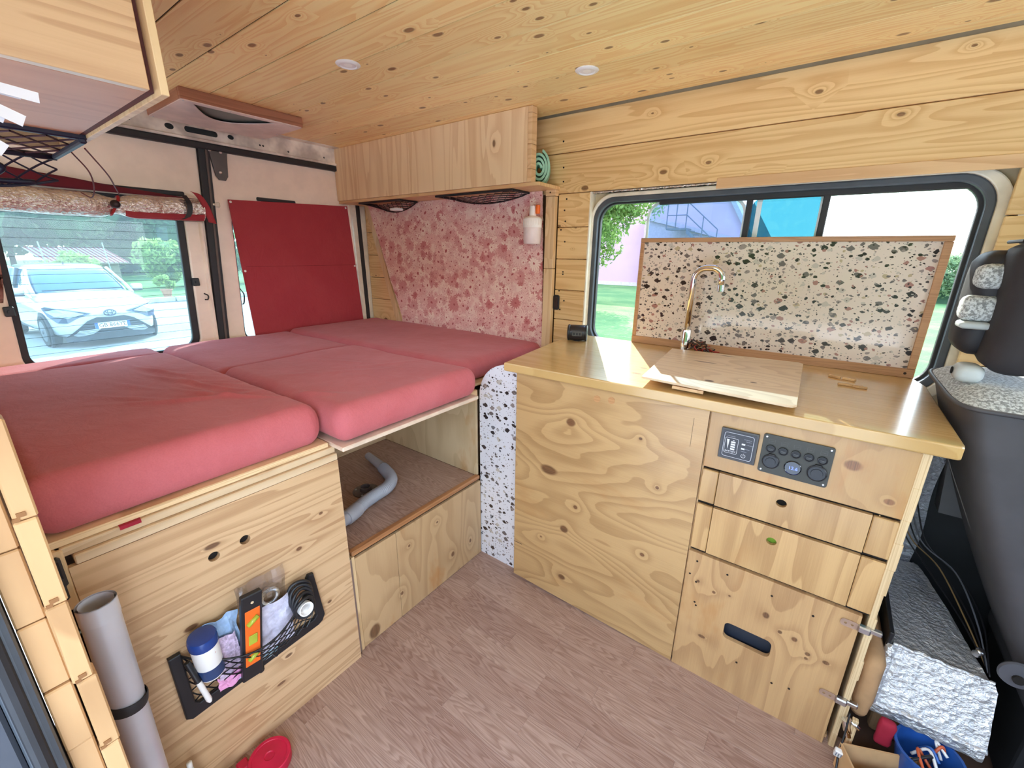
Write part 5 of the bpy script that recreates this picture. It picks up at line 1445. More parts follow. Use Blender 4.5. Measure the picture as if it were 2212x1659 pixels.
B().rbox(0.262, 0.34, 1.42, 1.56, 1.03, 1.27, .04, 6).build('headrest_rear', plain('headrest_dark', C(40, 40, 46), .6), seat, smooth=True)
B().rbox(0.262, 0.325, 1.405, 1.470, 1.185, 1.240, .018, 5).build('fabric_pad', m_speck, seat, smooth=True)
B().rbox(0.252, 0.320, 1.405, 1.468, 1.112, 1.170, .018, 5).build('fabric_pad', m_speck, seat, smooth=True)
B().rbox(0.255, 0.310, 1.40, 1.455, 1.095, 1.112, .008, 4).build('pad_tray', plain('pale_grey_plastic', C(186, 194, 196), .4), seat, smooth=True)
B().rbox(0.266, 0.315, 1.355, 1.42, 0.978, 1.02, .018, 6).build('headrest_base', plain('pale_grey_plastic', C(186, 194, 196), .4), seat, smooth=True)
B().lathe([(.008, 0), (.008, .002)], (0.2655, 1.39, 1.0), (-1, 0, 0), 12).build('base_hole', m_hole, seat)
for k in range(4):
    B().box(0.30 + k * .018, 0.307 + k * .018, 1.36, 1.47, 1.283, 1.290, bev=.002).build('headrest_rib', m_black, seat)
B().lathe([(.030, 0), (.032, .005), (.030, .010), (.012, .012)], (0.492, 1.245, 0.370), (0, -1, 0), 26).build('recliner_cover', plain('recliner_grey', C(84, 84, 90), .4), seat, smooth=True, sharp=40)
B().lathe([(.010, 0), (.010, .006)], (0.492, 1.233, 0.365), (0, -1, 0), 14).build('recliner_bolt', m_hole, seat)
B().rbox(0.54, 0.95, 1.25, 1.66, 0.22, 0.38, .05, 5).build('seat_cushion', plain('seat_dark', C(60, 58, 62), .8), seat, smooth=True)
B().box(0.56, 0.90, 1.28, 1.62, 0.0, 0.24, bev=.01).build('seat_box', plain('seat_box_black', C(24, 24, 28), .7), seat)

# window pillar trim and cab items
pt = empty('trim_5', (0.5, 1.72, 0), kind='structure')
B().hexa([Vector(p) for p in ((0.395, 1.70, .50), (0.56, 1.70, .50), (0.56, 1.78, .50), (0.395, 1.78, .50), (0.36, 1.715, .90), (0.50, 1.715, .90), (0.50, 1.78, .90), (0.36, 1.78, .90))]).build('pillar_trim', m_grey, pt)
B().hexa([Vector(p) for p in ((0.36, 1.745, .88), (0.39, 1.745, .88), (0.39, 1.78, .88), (0.36, 1.78, .88), (0.36, 1.745, 1.46), (0.375, 1.745, 1.46), (0.375, 1.78, 1.46), (0.36, 1.78, 1.46))]).build('pillar_post', m_cream2, pt)
B().box(0.60, 1.9, 1.74, 1.783, 0, 0.85).box(0.24, 1.9, 1.768, 1.783, 0, 0.80).build('lower_lining', plain('lining_black', C(38, 40, 44), .6), pt)
plate('cab_window_seal', m_rubber, rr(0.60, 1.57, 0.83, 1.52, .1), [rr(0.65, 1.53, 0.87, 1.48, .08)], .02, 'xz', 1.762, pt)
plate('cab_window', m_glass_b, rr(0.62, 1.55, 0.85, 1.50, .09), [], .004, 'xz', 1.79, pt)
# dark dashboard side mass far ahead
ds = empty('trim_6', (1.6, 0.9, 0), kind='structure')
B().rbox(1.45, 1.95, -0.1, 1.75, 0.0, 0.95, .15, 5).build('dashboard', plain('dash_dark', C(50, 50, 56), .6), ds, smooth=True)
B().box(1.16, 2.05, -0.15, 1.8, 1.66, 1.70).box(1.05, 1.20, -0.1, 1.8, 1.64, 1.84).build('cab_header', m_cream2, ds)
B().box(0.42, 1.9, -.12, -.08, -.15, .85).box(0.42, 1.9, -.12, -.08, 1.5, 1.84).box(0.42, 0.54, -.12, -.08, .85, 1.5).box(1.62, 1.9, -.12, -.08, .85, 1.5).build('cab_door_lining', m_grey, ds)
B().box(1.9, 1.95, -.1, 1.8, -.1, .9).build('front_bulkhead', m_black, ds)

fw_ = empty('insulation_foil', (0.3, 1.75, 0.0), label='upright dimpled silver foil insulation strip behind the kitchen unit', cat='foil')
def FP(u, v):
    z = 0.10 + 0.62 * v
    return Vector((0.245 + 0.135 * u + 0.004 * math.sin(z * 20), 1.745 - 0.012 * u + 0.003 * mnoise.noise(Vector((u * 5, z * 9, 0))), z))
B().grid(FP, 12, 30, (0, 0.012, 0)).build('foil_sheet', m_foil_d, fw_, smooth=True, sharp=50)
fb = empty('foil_cover', (0.39, 1.45, 0.1), label='shiny silver bubble foil draped over the box behind the seat', cat='foil')
def FB(u, v):
    # v 0..1 from the back edge to the front lip
    if v < 0.55:
        k = v / 0.55
        y = 1.72 - 0.44 * k; z = 0.292 + 0.006 * math.sin(k * 5)
    elif v < 0.92:
        k = (v - 0.55) / 0.37
        y = 1.28 - 0.055 * k; z = 0.294 - 0.145 * k
    else:
        k = (v - 0.92) / 0.08
        y = 1.225 + 0.0 * k; z = 0.149 - 0.035 * k
    xl = 0.300 - 0.020 * max(0, v - .55) / .45; xr__ = 0.395 + 0.09 * min(1, v / .6) + .01 * v
    p = Vector((u * 4, v * 9, 2.0))
    return Vector((xl + (xr__ - xl) * u, y + 0.004 * mnoise.noise(p * 3), z + 0.006 * mnoise.noise(p) + 0.003 * mnoise.noise(p * 4)))
B().grid(FB, 30, 60, (0.0, 0.002, -0.004)).build('foil_sheet', m_foil, fb, smooth=True, sharp=60)
B().tube([FB(i / 30, 0.925) + Vector((0, -.004, 0)) for i in range(31)], .006, 8).build('rolled_lip', m_foil, fb, smooth=True)
B().tube([FB(i / 30, 0.55) + Vector((0, -.002, .002)) for i in range(31)], .005, 8).build('rolled_ridge', m_foil, fb, smooth=True)
B().tube([FB(0.0, 0.55 + .37 * i / 12) + Vector((-.002, -.004, 0)) for i in range(13)], .012, 8).build('rolled_side', m_foil, fb, smooth=True)
o = B().box(0.305, 0.40, 1.27, 1.70, 0.004, 0.270, bev=.01).build('storage_box', plain('box_tan', C(150, 116, 84), .8))
tag(o, 'dark tan box under the silver bubble foil cover', 'box')
o = B().box(0.286, 0.296, 1.270, 1.62, 0.19, 0.33, bev=.002).build('rubber_strip', m_black)
tag(o, 'black upright strip beside the foil covered box', 'strip')
o = B().rbox(0.238, 0.285, 1.18, 1.42, 0.10, 0.30, .03, 6, lambda p: (0.004 * mnoise.noise(p * 20), 0, 0)).build('wool_batt', plain('sheep_tan', C(178, 138, 98), .95, bump=.8, bscale=120), smooth=True)
tag(o, 'tan padded insulation bulging beside the kitchen unit side', 'insulation')
o = B().box(0.246, 0.258, 1.140, 1.152, 0.0, 0.135, bev=.001).build('wood_stick', m_plain_edge)
tag(o, 'short upright pale wood stick beside the lower cabinet hinge', 'stick')
M_ = Matrix.Translation((0.232, 1.10, 0.055)) @ Matrix.Rotation(.3, 4, 'X')
cn = empty('cable_connector', (0.232, 1.10, 0.04), label='white cable connector dangling by the lower cabinet corner', cat='connector')
B().box(-.009, .009, -.006, .006, -.014, .014, bev=.002, M=M_).build('housing', m_white, cn)
for k in range(3):
    B().box(-.006 + .005 * k, -.004 + .005 * k, -.0066, -.0058, -.008, .008, M=M_).build('slot', plain('slot_grey', C(120, 130, 150), .5), cn)
B().tube(bez([(0.237, 1.14, 0.15), (0.236, 1.12, 0.10), (0.233, 1.105, 0.07)], 6), .0022, 6).build('lead', m_black, cn, smooth=True)
B().tube(bez([(0.233, 1.098, 0.042), (0.236, 1.07, 0.012), (0.258, 1.04, 0.004), (0.285, 1.0, 0.003), (0.32, 0.95, .003)], 8), .0026, 6).build('lead', m_black, cn, smooth=True)
vl = empty('pipe_valve', (0.24, 1.17, 0.13), label='small chrome valve beside the lower door hinge', cat='valve')
B().lathe([(.010, 0), (.010, .03), (.007, .032), (.007, .045)], (0.236, 1.148, 0.118), (.3, -.1, -1), 14).build('valve_body', m_chrome, vl, smooth=True, sharp=40)
B().tube([(0.236, 1.147, .128), (0.262, 1.135, .12)], .005, 8).build('valve_handle', m_chrome, vl, smooth=True)
cb = empty('cardboard_box', (0.33, 1.12, 0), label='open cardboard box on the floor at the right below the foil', cat='box')
m_card = plain('cardboard', C(206, 164, 116), .8, var=.04)
MB_ = Matrix.Translation((0.335, 1.085, 0.0)) @ Matrix.Rotation(0.42, 4, 'Z')
B().box(-.085, -.081, -.055, .065, .001, .080, M=MB_).box(.081, .085, -.055, .065, .001, .080, M=MB_).box(-.081, .081, -.055, -.051, .001, .080, M=MB_).box(-.081, .081, .061, .065, .001, .080, M=MB_).box(-.081, .081, -.051, .061, .001, .004, M=MB_).build('box_body', m_card, cb)
MF = MB_ @ Matrix.Translation((0.0, -.055, .080)) @ Matrix.Rotation(-.25, 4, 'X')
B().box(-.080, .085, 0.0, .075, 0, .003, M=MF).build('flap', m_card, cb)
B().lathe([(.020, 0), (.020, .0006), (.017, .0006), (.017, 0)], MF @ Vector((.01, .035, .003)), MF.to_3x3() @ Vector((0, 0, 1)), 20).build('printed_ring', plain('print_blue', C(90, 110, 140), .6), cb)
bk = empty('blue_basket', (0.42, 1.20, 0), label='translucent blue plastic tub with cables behind the cardboard box', cat='basket')
m_bp = plain('blue_plastic', C(40, 86, 160), .3)
B().lathe([(.045, .002), (.062, .10), (.066, .103), (.066, .108), (.060, .108), (.043, .006)], (0.40, 1.185, 0), n=30).build('tub', m_bp, bk, smooth=True, sharp=40)
random.seed(5)
for k in range(6):
    x, y = 0.40 + random.uniform(-.03, .03), 1.185 + random.uniform(-.03, .03)
    B().tube(bez([(x, y, .08), (x + random.uniform(-.03, .03), y + random.uniform(-.02, .02), .11), (x + random.uniform(-.04, .05), y + random.uniform(-.04, .02), .095)], 6), .0035, 6).build('cable', [plain('wire_orange', C(214, 100, 60), .4), m_white, m_black, plain('wire_blue', C(60, 110, 190), .4)][k % 4], bk, smooth=True)
tb2 = B().box(0.43, 0.52, 1.06, 1.15, 0.001, 0.10, bev=.003).build('terrazzo_offcut', m_terr_w)
tag(tb2, 'white terrazzo offcut block at the bottom right corner', 'block')
o = B().rbox(0.300, 0.335, 1.175, 1.20, 0.06, 0.14, .012, 4, lambda p: (0.004 * mnoise.noise(p * 30), .004 * mnoise.noise(p * 31), 0)).build('red_cloth', plain('red_rag', C(160, 24, 50), .8), smooth=True)
tag(o, 'small dark red rag hanging below the foil cover', 'cloth')
bw = empty('loose_wires', (0.33, 1.5, 0.4), label='thin dark wires running down behind the foil covered box', cat='wires')
for k in range(5):
    o_ = 0.012 * k
    B().tube(bez([(0.285 + o_, 1.70, 0.50 + o_), (0.34 + o_, 1.68, 0.40), (0.40 + o_ * 1.5, 1.62, 0.34 + .02 * (k % 2)), (0.455 + o_, 1.50, 0.30), (0.49, 1.38 - o_, 0.27)], 7), .0022, 5).build('wire', [m_black, plain('wire_tan', C(150, 120, 80), .5), m_black, plain('wire_grey', C(110, 112, 120), .5)][k % 4], bw, smooth=True)
cr_ = B().lathe([(.0075, 0), (.009, .004), (.0065, .012), (.009, .02), (.0075, .024), (.001, .024)], (0.455, 1.335, .315), (.2, -.4, 1), 14).build('floor_knob', m_steel, smooth=True)
tag(cr_, 'small steel knob at the corner of the foil cover', 'knob')
# ------------------------------------------------------------------ outdoors
GZ = -0.55
def ground_mat():
    n = N('pale_gravel_yard')
    v = n.obj()
    f = n.noise(v, 0.35, 5, .6); g = n.noise(v, 14, 3, .6)
    c = n.mix(n.step(f, .35, .7), C(164, 160, 156), C(148, 144, 140))
    c = n.mix(n.math('MULTIPLY', n.step(g, .4, .7), .25), c, C(140, 134, 124))
    n.set(color=c, rough=.9, spec=.1); return n.m
def grass_mat():
    n = N('lawn_grass')
    v = n.obj()
    f = n.noise(v, .8, 5, .65); g = n.noise(v, 22, 3, .6)
    c = n.mix(n.step(f, .38, .66), C(98, 128, 82), C(128, 146, 94))
    c = n.mix(n.math('MULTIPLY', n.step(g, .35, .75), .5), c, C(84, 112, 72))
    n.set(color=c, rough=.95, spec=.05); n.bump(g, .6, .05); return n.m
gd = B().box(-90, 60, -40, 90, GZ - .05, GZ).build('ground_yard', ground_mat()); tag(gd, kind='structure')
b = B()
b.prism([(-9.5, 2.9), (12, 2.9), (14, 60), (-60, 60), (-60, 26), (-14, 16)], 'z', GZ, GZ + .012)
lawn = b.build('lawn', grass_mat()); tag(lawn, kind='structure')
b = B(); b.prism([(-90, -6), (-18.7, -6), (-19.0, 14), (-30, 40), (-90, 40)], 'z', GZ, GZ + .03)
tag(b.build('lawn', grass_mat()), kind='structure')
# slabs outside the sliding door
pv = empty('ground_paving', (-1.6, -0.8, GZ), kind='structure')
m_slab = plain('slab_grey', C(205, 205, 205), .85, var=.04, scale=5)
mesh_ = None
B().box(-9, 9, -14, 0.05, GZ, GZ + .018).build('bounce_apron', plain('bounce_apron_pale', C(226, 220, 210), .9, var=.04, scale=1), pv)  # pale ground added outside the door to bounce light onto the ceiling
for i in range(7):
    for j in range(4):
        x, y = -3.6 + i * .41, -1.6 + j * .41
        if mesh_ is None:
            o = B().box(x, x + .40, y, y + .40, GZ, GZ + .03, bev=.008).build('slab', m_slab, pv); mesh_ = o.data
        else:
            o = bpy.data.objects.new('slab', mesh_); COL.objects.link(o); o.parent = pv
        o.location = Vector((x + .2, y + .2, GZ + .015)) - WORLD[pv.name]

def leaf_mat(name, a, b_, tr=0.35):
    n = N(name)
    r = n.noise(n.obj(), 2.2, 3, .7)
    c = n.mix(n.step(r, .3, .7), a, b_)
    n.set(color=c, rough=.6, spec=.2)
    t = n.new('ShaderNodeBsdfTranslucent'); n.put(t.inputs[0], c)
    m = n.new('ShaderNodeMixShader'); m.inputs[0].default_value = tr
    n.t.links.new(n.b.outputs[0], m.inputs[1]); n.t.links.new(t.outputs[0], m.inputs[2]); n.t.links.new(m.outputs[0], n.out.inputs[0])
    return n.m
LM = [leaf_mat('leaf_mid', C(90, 122, 66), C(130, 156, 88), .5), leaf_mat('leaf_dark', C(66, 100, 72), C(104, 138, 94), .5), leaf_mat('leaf_light', C(128, 156, 84), C(168, 188, 110), .5), leaf_mat('leaf_grey', C(112, 138, 104), C(150, 168, 124), .5)]
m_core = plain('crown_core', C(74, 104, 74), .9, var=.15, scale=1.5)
rng = np.random.default_rng(4)
def leaves(center, radii, n, size, mat, name='foliage', parent=None, clumps=26):
    c = np.array(center); R_ = np.array(radii)
    cl = rng.normal(size=(clumps, 3)); cl /= np.linalg.norm(cl, axis=1)[:, None]
    cl = c + cl * R_ * rng.uniform(.45, .85, (clumps, 1))
    k = rng.integers(0, clumps, n)
    d = rng.normal(size=(n, 3)); d /= np.linalg.norm(d, axis=1)[:, None]
    p = cl[k] + d * R_ * 0.36 * rng.uniform(.5, 1, (n, 1))
    a = rng.normal(size=(n, 3)); a /= np.linalg.norm(a, axis=1)[:, None]
    b_ = np.cross(a, rng.normal(size=(n, 3))); b_ /= np.linalg.norm(b_, axis=1)[:, None]
    s = size * rng.uniform(.6, 1.3, (n, 1))
    v = np.stack([p - a * s, p + b_ * s * .42, p + a * s, p - b_ * s * .42], 1).reshape(-1, 3)
    me = bpy.data.meshes.new(name)
    me.from_pydata([], [], [])
    me.vertices.add(len(v)); me.vertices.foreach_set('co', v.astype(np.float32).ravel())
    me.loops.add(n * 4); me.loops.foreach_set('vertex_index', np.arange(n * 4, dtype=np.int32))
    me.polygons.add(n); me.polygons.foreach_set('loop_start', np.arange(0, n * 4, 4, dtype=np.int32))
    me.update(calc_edges=True); me.validate()
    return link_mesh(me, name, mat, parent)
m_bark = plain('bark', C(104, 84, 66), .9, var=.15, scale=8)
def tree(name, x, y, h, crown, label, mat, n=2600, size=.16, cat='tree', trunk=True, group=None):
    e = empty(name, (x, y, GZ), label=label, cat=cat, group=group)
    if trunk:
        b = B().tube(bez([(x, y, GZ), (x + .1, y + .05, GZ + h * .3), (x - .05, y, GZ + h * .65)], 5), [.16 - .008 * i for i in range(11)], 8)
        for k in range(4):
            t = k * 1.7
            b.tube([(x, y, GZ + h * .4), (x + math.cos(t) * crown[0] * .6, y + math.sin(t) * crown[1] * .6, GZ + h * .75)], [.07, .02], 6)
        b.build('trunk', m_bark, e)
    leaves((x, y, GZ + h - crown[2]), crown, n, size, mat, 'foliage', e)
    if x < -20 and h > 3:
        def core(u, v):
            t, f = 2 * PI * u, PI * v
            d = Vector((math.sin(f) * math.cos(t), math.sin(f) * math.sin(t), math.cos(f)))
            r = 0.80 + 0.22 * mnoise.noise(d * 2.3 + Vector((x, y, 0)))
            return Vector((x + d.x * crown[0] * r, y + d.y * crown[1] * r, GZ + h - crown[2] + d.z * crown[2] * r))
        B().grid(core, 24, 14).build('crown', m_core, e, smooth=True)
    return e
tree('tree', -7.3, 14.2, 6.45, (2.6, 2.0, 2.6), 'leafy green tree overhanging the lawn outside the kitchen window', LM[0], 26000, .085)
tree('tree', -34, 1.5, 6.4, (2.6, 2.6, 2.6), 'dark green tree far behind the white car, above the striped roof start', LM[1], 3500, .22)
tree('tree', -37, 6.2, 7.0, (3.0, 2.8, 2.8), 'light green tree directly behind the striped shed roof', LM[3], 3800, .22)
tree('tree', -36, 10.6, 7.4, (3.0, 2.8, 3.0), 'blue green tree beyond the shed, near the rear door pillar', LM[1], 3800, .22)
tree('tree', -44, 4.0, 10.5, (6, 7, 4.6), 'tall broad tree filling the far background behind the yard', LM[3], 7000, .36)
tree('tree', -46, 13.0, 11, (6, 7, 4.8), 'tall dark tree at the far end of the yard', LM[1], 6000, .36)
tree('tree', -41, 8.8, 6.0, (3.0, 3.4, 3.2), 'rounded mid green tree rising right behind the striped roof', LM[0], 4500, .26)
tree('tree', -42, 0.5, 6.4, (3.0, 3.6, 3.2), 'rounded mid green tree far behind the car roof', LM[0], 4000, .26)
tree('tree', -45, -4.0, 10.5, (6, 6, 4.6), 'tall dark tree at the far door side of the yard', LM[1], 5000, .36)
tree('shrub', -25.6, 3.7, 1.75, (.9, 1.1, .75), 'yellow green shrub in front of the shed', LM[2], 2200, .13, 'shrub', False)
tree('shrub', -25.5, 6.9, 2.5, (1.1, 1.1, 1.15), 'large light green shrub at the end of the striped roof', LM[2], 3200, .13, 'shrub', False)
tree('shrub', -25.0, 8.6, 2.2, (1.0, .9, 1.0), 'dark shrub beside the terracotta flower pot', LM[1], 2400, .13, 'shrub', False)
tree('shrub', -25.0, 1.4, 1.5, (1.1, 1.0, .7), 'pale spiky shrub left of the yellow green shrub', LM[3], 2000, .13, 'shrub', False)
tree('shrub', -26.5, 10.8, 2.6, (1.2, 1.4, 1.2), 'mid green shrub partly behind the rear window frame', LM[0], 2400, .14, 'shrub', False)
hd = empty('hedge', (5, 25, GZ), label='distant green hedge beyond the lawn at the window end', cat='hedge')
for k in range(5):
    leaves((2.2 + k * 1.7, 25, GZ + .85 + .12 * (k % 2)), (1.2, .8, 1.0), 2200, .11, LM[3 if k % 2 else 0], 'foliage', hd)
B().box(1.2, 10, 24.8, 25.3, GZ, GZ + 1.2).build('hedge_core', plain('hedge_core', C(52, 80, 60), .9), hd)
hs = empty('hedge', (0, -11, GZ), label='unseen hedge added on the sliding door side to block low sky light', cat='hedge')  # unseen hedge, added to cut low sky light on the fronts
B().box(-16, 14, -12.4, -11.2, GZ, GZ + 4.2).build('hedge_core', plain('hedge_core', C(52, 80, 60), .9), hs)
for k in range(5):
    leaves((-13 + k * 6.2, -11.5, GZ + 2.3), (3.6, 1.4, 2.5), 1800, .28, LM[k % 2], 'foliage', hs)
# pot and kerb
pot = empty('flower_pot', (-20.5, 5.55, GZ), label='terracotta pot with a leafy plant at the yard edge', cat='plant')
B().lathe([(.11, 0), (.17, .26), (.19, .27), (.19, .32), (.165, .32), (.15, .28)], (-20.5, 5.55, GZ), n=24).build('pot', plain('terracotta', C(196, 132, 112), .8), pot, smooth=True, sharp=40)
leaves((-20.5, 5.55, GZ + .58), (.3, .42, .28), 500, .08, LM[2], 'foliage', pot, 8)
pb = empty('planter', (-20.5, 6.9, GZ), label='grey stone planter behind the yard kerb', cat='planter')
B().box(-20.8, -20.2, 6.5, 7.3, GZ, GZ + .42, bev=.03).build('box', plain('stone_grey', C(150, 156, 160), .8), pb)
leaves((-20.5, 6.9, GZ + .6), (.3, .4, .25), 300, .09, LM[0], 'foliage', pb, 6)
for k in range(9):
    o = B().box(-18.95, -18.75, -2 + k * 1.22, -0.82 + k * 1.22, GZ, GZ + .16, bev=.02).build('kerb', plain('kerb_stone', C(190, 188, 180), .85, var=.05, scale=4)); tag(o, kind='structure')
# shed with striped roof
sh = empty('shed', (-30, 5, GZ), label='low shed with a red and white striped roof behind the car', cat='shed')
B().box(-31.6, -30.2, 3.2, 6.4, GZ, 0.62, bev=.02).build('wall', plain('shed_wall', C(150, 136, 120), .8), sh)
B().box(-30.2, -30.17, 5.0, 5.7, GZ, 0.35).build('doorway', plain('shed_dark', C(52, 60, 76), .8), sh)
m_r1 = plain('roof_red', C(136, 44, 54), .8, var=.03, spec=.1); m_r2 = plain('roof_white', C(160, 148, 150), .8, var=.02, spec=.1)
for k in range(34):
    y = 3.3 + k * 0.088
    P8 = [Vector(p) for p in ((-29.6, y + .42, .52), (-29.6, y + .462, .52), (-32, y + .062 - .0, 1.22), (-32, y + .02, 1.22))]
    up = Vector((0, 0, .05 if k % 2 else .03))
    B().hexa(P8 + [p + up for p in P8]).build('roof_strip', m_r1 if k % 2 else m_r2, sh)
b = B()
for k in range(34):
    y = 3.3 + k * 0.088 + .042
    P8 = [Vector(p) for p in ((-29.6, y + .42, .51), (-29.6, y + .466, .51), (-32, y + .066, 1.21), (-32, y + .02, 1.21))]
    b.hexa(P8 + [p + Vector((0, 0, .03)) for p in P8])
b.build('roof_base', m_r2, sh)
for k, y in enumerate((3.12, 4.95)):
    o = B().tube([(-24.5, y, GZ), (-24.5, y - .12, 1.45)], .02, 8).build('post', plain('post_white', C(150, 160, 152), .6))
    tag(o, ('slender pale post left of the shed roof', 'slender pale post in front of the shed doorway')[k], 'post')

# pink building with a steel stair
bd = empty('building', (-12, 25, GZ), label='pink rendered building with a sloping gable beyond the lawn', cat='building')
m_pink = plain('pink_render', C(184, 146, 166), .85, var=.02, scale=.5)
B().prism([(-44, GZ), (-2.25, GZ), (-3.7, 2.14), (-6.6, 7.0), (-44, 7.0)], 'y', 25, 33).build('wall', m_pink, bd)
B().prism([(-2.05, GZ + .2), (-3.62, 2.3), (-6.58, 7.15), (-6.70, 7.0), (-3.75, 2.14), (-2.25, GZ + .2)], 'y', 24.7, 33.2).build('roof_edge', plain('verge_grey', C(150, 140, 146), .7), bd)
B().prism([(-8.9, 3.1), (-8.9, 3.3), (-2.9, 1.75), (-2.9, 1.55)], 'y', 24.2, 25).prism([(-8.9, GZ), (-8.9, 3.1), (-2.9, 1.55), (-2.9, GZ)], 'y', 24.4, 25).build('annex', plain('annex_mauve', C(176, 146, 160), .8), bd)
B().box(-44, -2.2, 24.93, 25, GZ, GZ + .22).build('plinth', plain('plinth_grey', C(190, 170, 184), .8), bd)
stc = empty('outside_stair', (-6.2, 24, 1.5), parent=bd)
ms = plain('stair_steel', C(70, 72, 92), .6)
B().box(-7.35, -6.35, 23.3, 24.2, 2.46, 2.54).build('landing', ms, stc)
b = B()
for (xa, za, xb, zb) in ((-7.35, 2.5, -7.35, 3.75), (-6.4, 2.5, -6.4, 3.75), (-6.9, 2.5, -6.9, 3.75), (-7.35, 3.75, -6.4, 3.75), (-7.35, 3.15, -6.4, 3.15), (-6.4, 3.75, -4.9, 2.45), (-6.4, 3.15, -4.9, 1.85), (-5.6, 3.05, -5.6, 1.75), (-4.9, 2.45, -4.9, 1.2)):
    b.tube([(xa, 23.3, za), (xb, 23.3, zb)], .028, 6)
b.build('railing', ms, stc)
for k in range(9):
    B().box(-6.35 + k * .19, -6.12 + k * .19, 23.3, 24.1, 2.38 - k * .165, 2.42 - k * .165).build('tread', ms, stc)
B().hexa([Vector(p) for p in ((-6.35, 23.28, 2.30), (-4.7, 23.28, .87), (-4.7, 23.34, .87), (-6.35, 23.34, 2.30), (-6.35, 23.28, 2.50), (-4.7, 23.28, 1.07), (-4.7, 23.34, 1.07), (-6.35, 23.34, 2.50))]).build('stringer', ms, stc)

# ------------------------------------------------------------------ the white car
car = empty('car', (-11.72, 1.98, GZ), rz=0.077, label='small white hatchback parked facing the rear door window', cat='car')
LOCAL[car.name] = Vector((0, 0, 0))
m_body = plain('car_white', C(196, 198, 204), .22, var=.0, coat=.8)
m_cglass = plain('car_glass', C(56, 84, 110), .06, var=.05, scale=1.2, coat=1)
m_cdark = plain('car_dark', C(44, 46, 56), .5, var=.06)
m_tyre = plain('tyre', C(34, 34, 38), .8)
ST = [(.64, .50, .24, .54, .60), (.60, .60, .21, .60, .68), (.50, .70, .19, .66, .75), (.30, .77, .18, .74, .83), (0, .80, .18, .80, .90), (-.38, .807, .18, .86, .98),
      (-.9, .807, .18, .89, .97), (-1.6, .807, .18, .92, .98), (-2.2, .80, .18, .95, 1.0), (-2.58, .77, .22, .96, 1.0), (-2.78, .70, .30, .90, .96), (-2.84, .60, .36, .8, .84)]
vs = []; fs = []
for (x, w_, zb, zs_, zt) in ST:
    half = [(0, zb), (w_ * .82, zb), (w_ * .97, zb + .08), (w_, zb + .2), (w_ * 1.0, (zb + zs_) / 2 + .08), (w_ * .985, zs_ - .02), (w_ * .93, zs_ + .03), (w_ * .75, zt - .02), (w_ * .4, zt), (0, zt + .01)]
    ring = half + [(-y, z) for y, z in reversed(half[1:-1])]
    vs += [(x, y, z) for y, z in ring]
k_ = len(ring)
for i in range(len(ST) - 1):
    for j in range(k_):
        l = (j + 1) % k_
        fs.append((i * k_ + j, i * k_ + l, (i + 1) * k_ + l, (i + 1) * k_ + j))
fs.append(tuple(range(k_))); fs.append(tuple((len(ST) - 1) * k_ + j for j in reversed(range(k_))))
b = B(); b.add(vs, fs)
body = b.build('body', m_body, car, smooth=True, local=True, sharp=50)
# cabin glass: levels of (z, xfront, xrear, halfwidth)
LV = [(.90, -.36, -2.74, .765), (1.0, -.47, -2.68, .752), (1.15, -.70, -2.60, .70), (1.30, -.95, -2.50, .645), (1.40, -1.14, -2.42, .60)]
def ringxy(xf, xr_, w_):
    out = []
    n8 = 28
    cx, hx = (xf + xr_) / 2, (xf - xr_) / 2
    for i in range(n8):
        t = 2 * PI * i / n8
        c, s_ = math.cos(t), math.sin(t)
        out.append((cx + hx * math.copysign(abs(c) ** .35, c), w_ * math.copysign(abs(s_) ** .35, s_)))
    return out
vs = []; fs = []
for (z, xf, xr_, w_) in LV:
    vs += [(x, y, z) for x, y in ringxy(xf, xr_, w_)]
for i in range(len(LV) - 1):
    for j in range(28):
        l = (j + 1) % 28
        fs.append((i * 28 + j, i * 28 + l, (i + 1) * 28 + l, (i + 1) * 28 + j))
fs.append(tuple(4 * 28 + j for j in range(28)))
b = B(); b.add(vs, fs); b.build('windows', m_cglass, car, smooth=True, local=True, sharp=40)
vs = []; fs = []
for (z, xf, xr_, w_) in ((1.375, -1.085, -2.45, .618), (1.42, -1.17, -2.42, .60), (1.45, -1.30, -2.36, .54), (1.465, -1.6, -2.2, .3)):
    vs += [(x, y, z) for x, y in ringxy(xf, xr_, w_)]
for i in range(3):
    for j in range(28):
        l = (j + 1) % 28
        fs.append((i * 28 + j, i * 28 + l, (i + 1) * 28 + l, (i + 1) * 28 + j))
fs.append(tuple(3 * 28 + j for j in range(28)))
b = B(); b.add(vs, fs); b.build('roof', m_body, car, smooth=True, local=True, sharp=60)
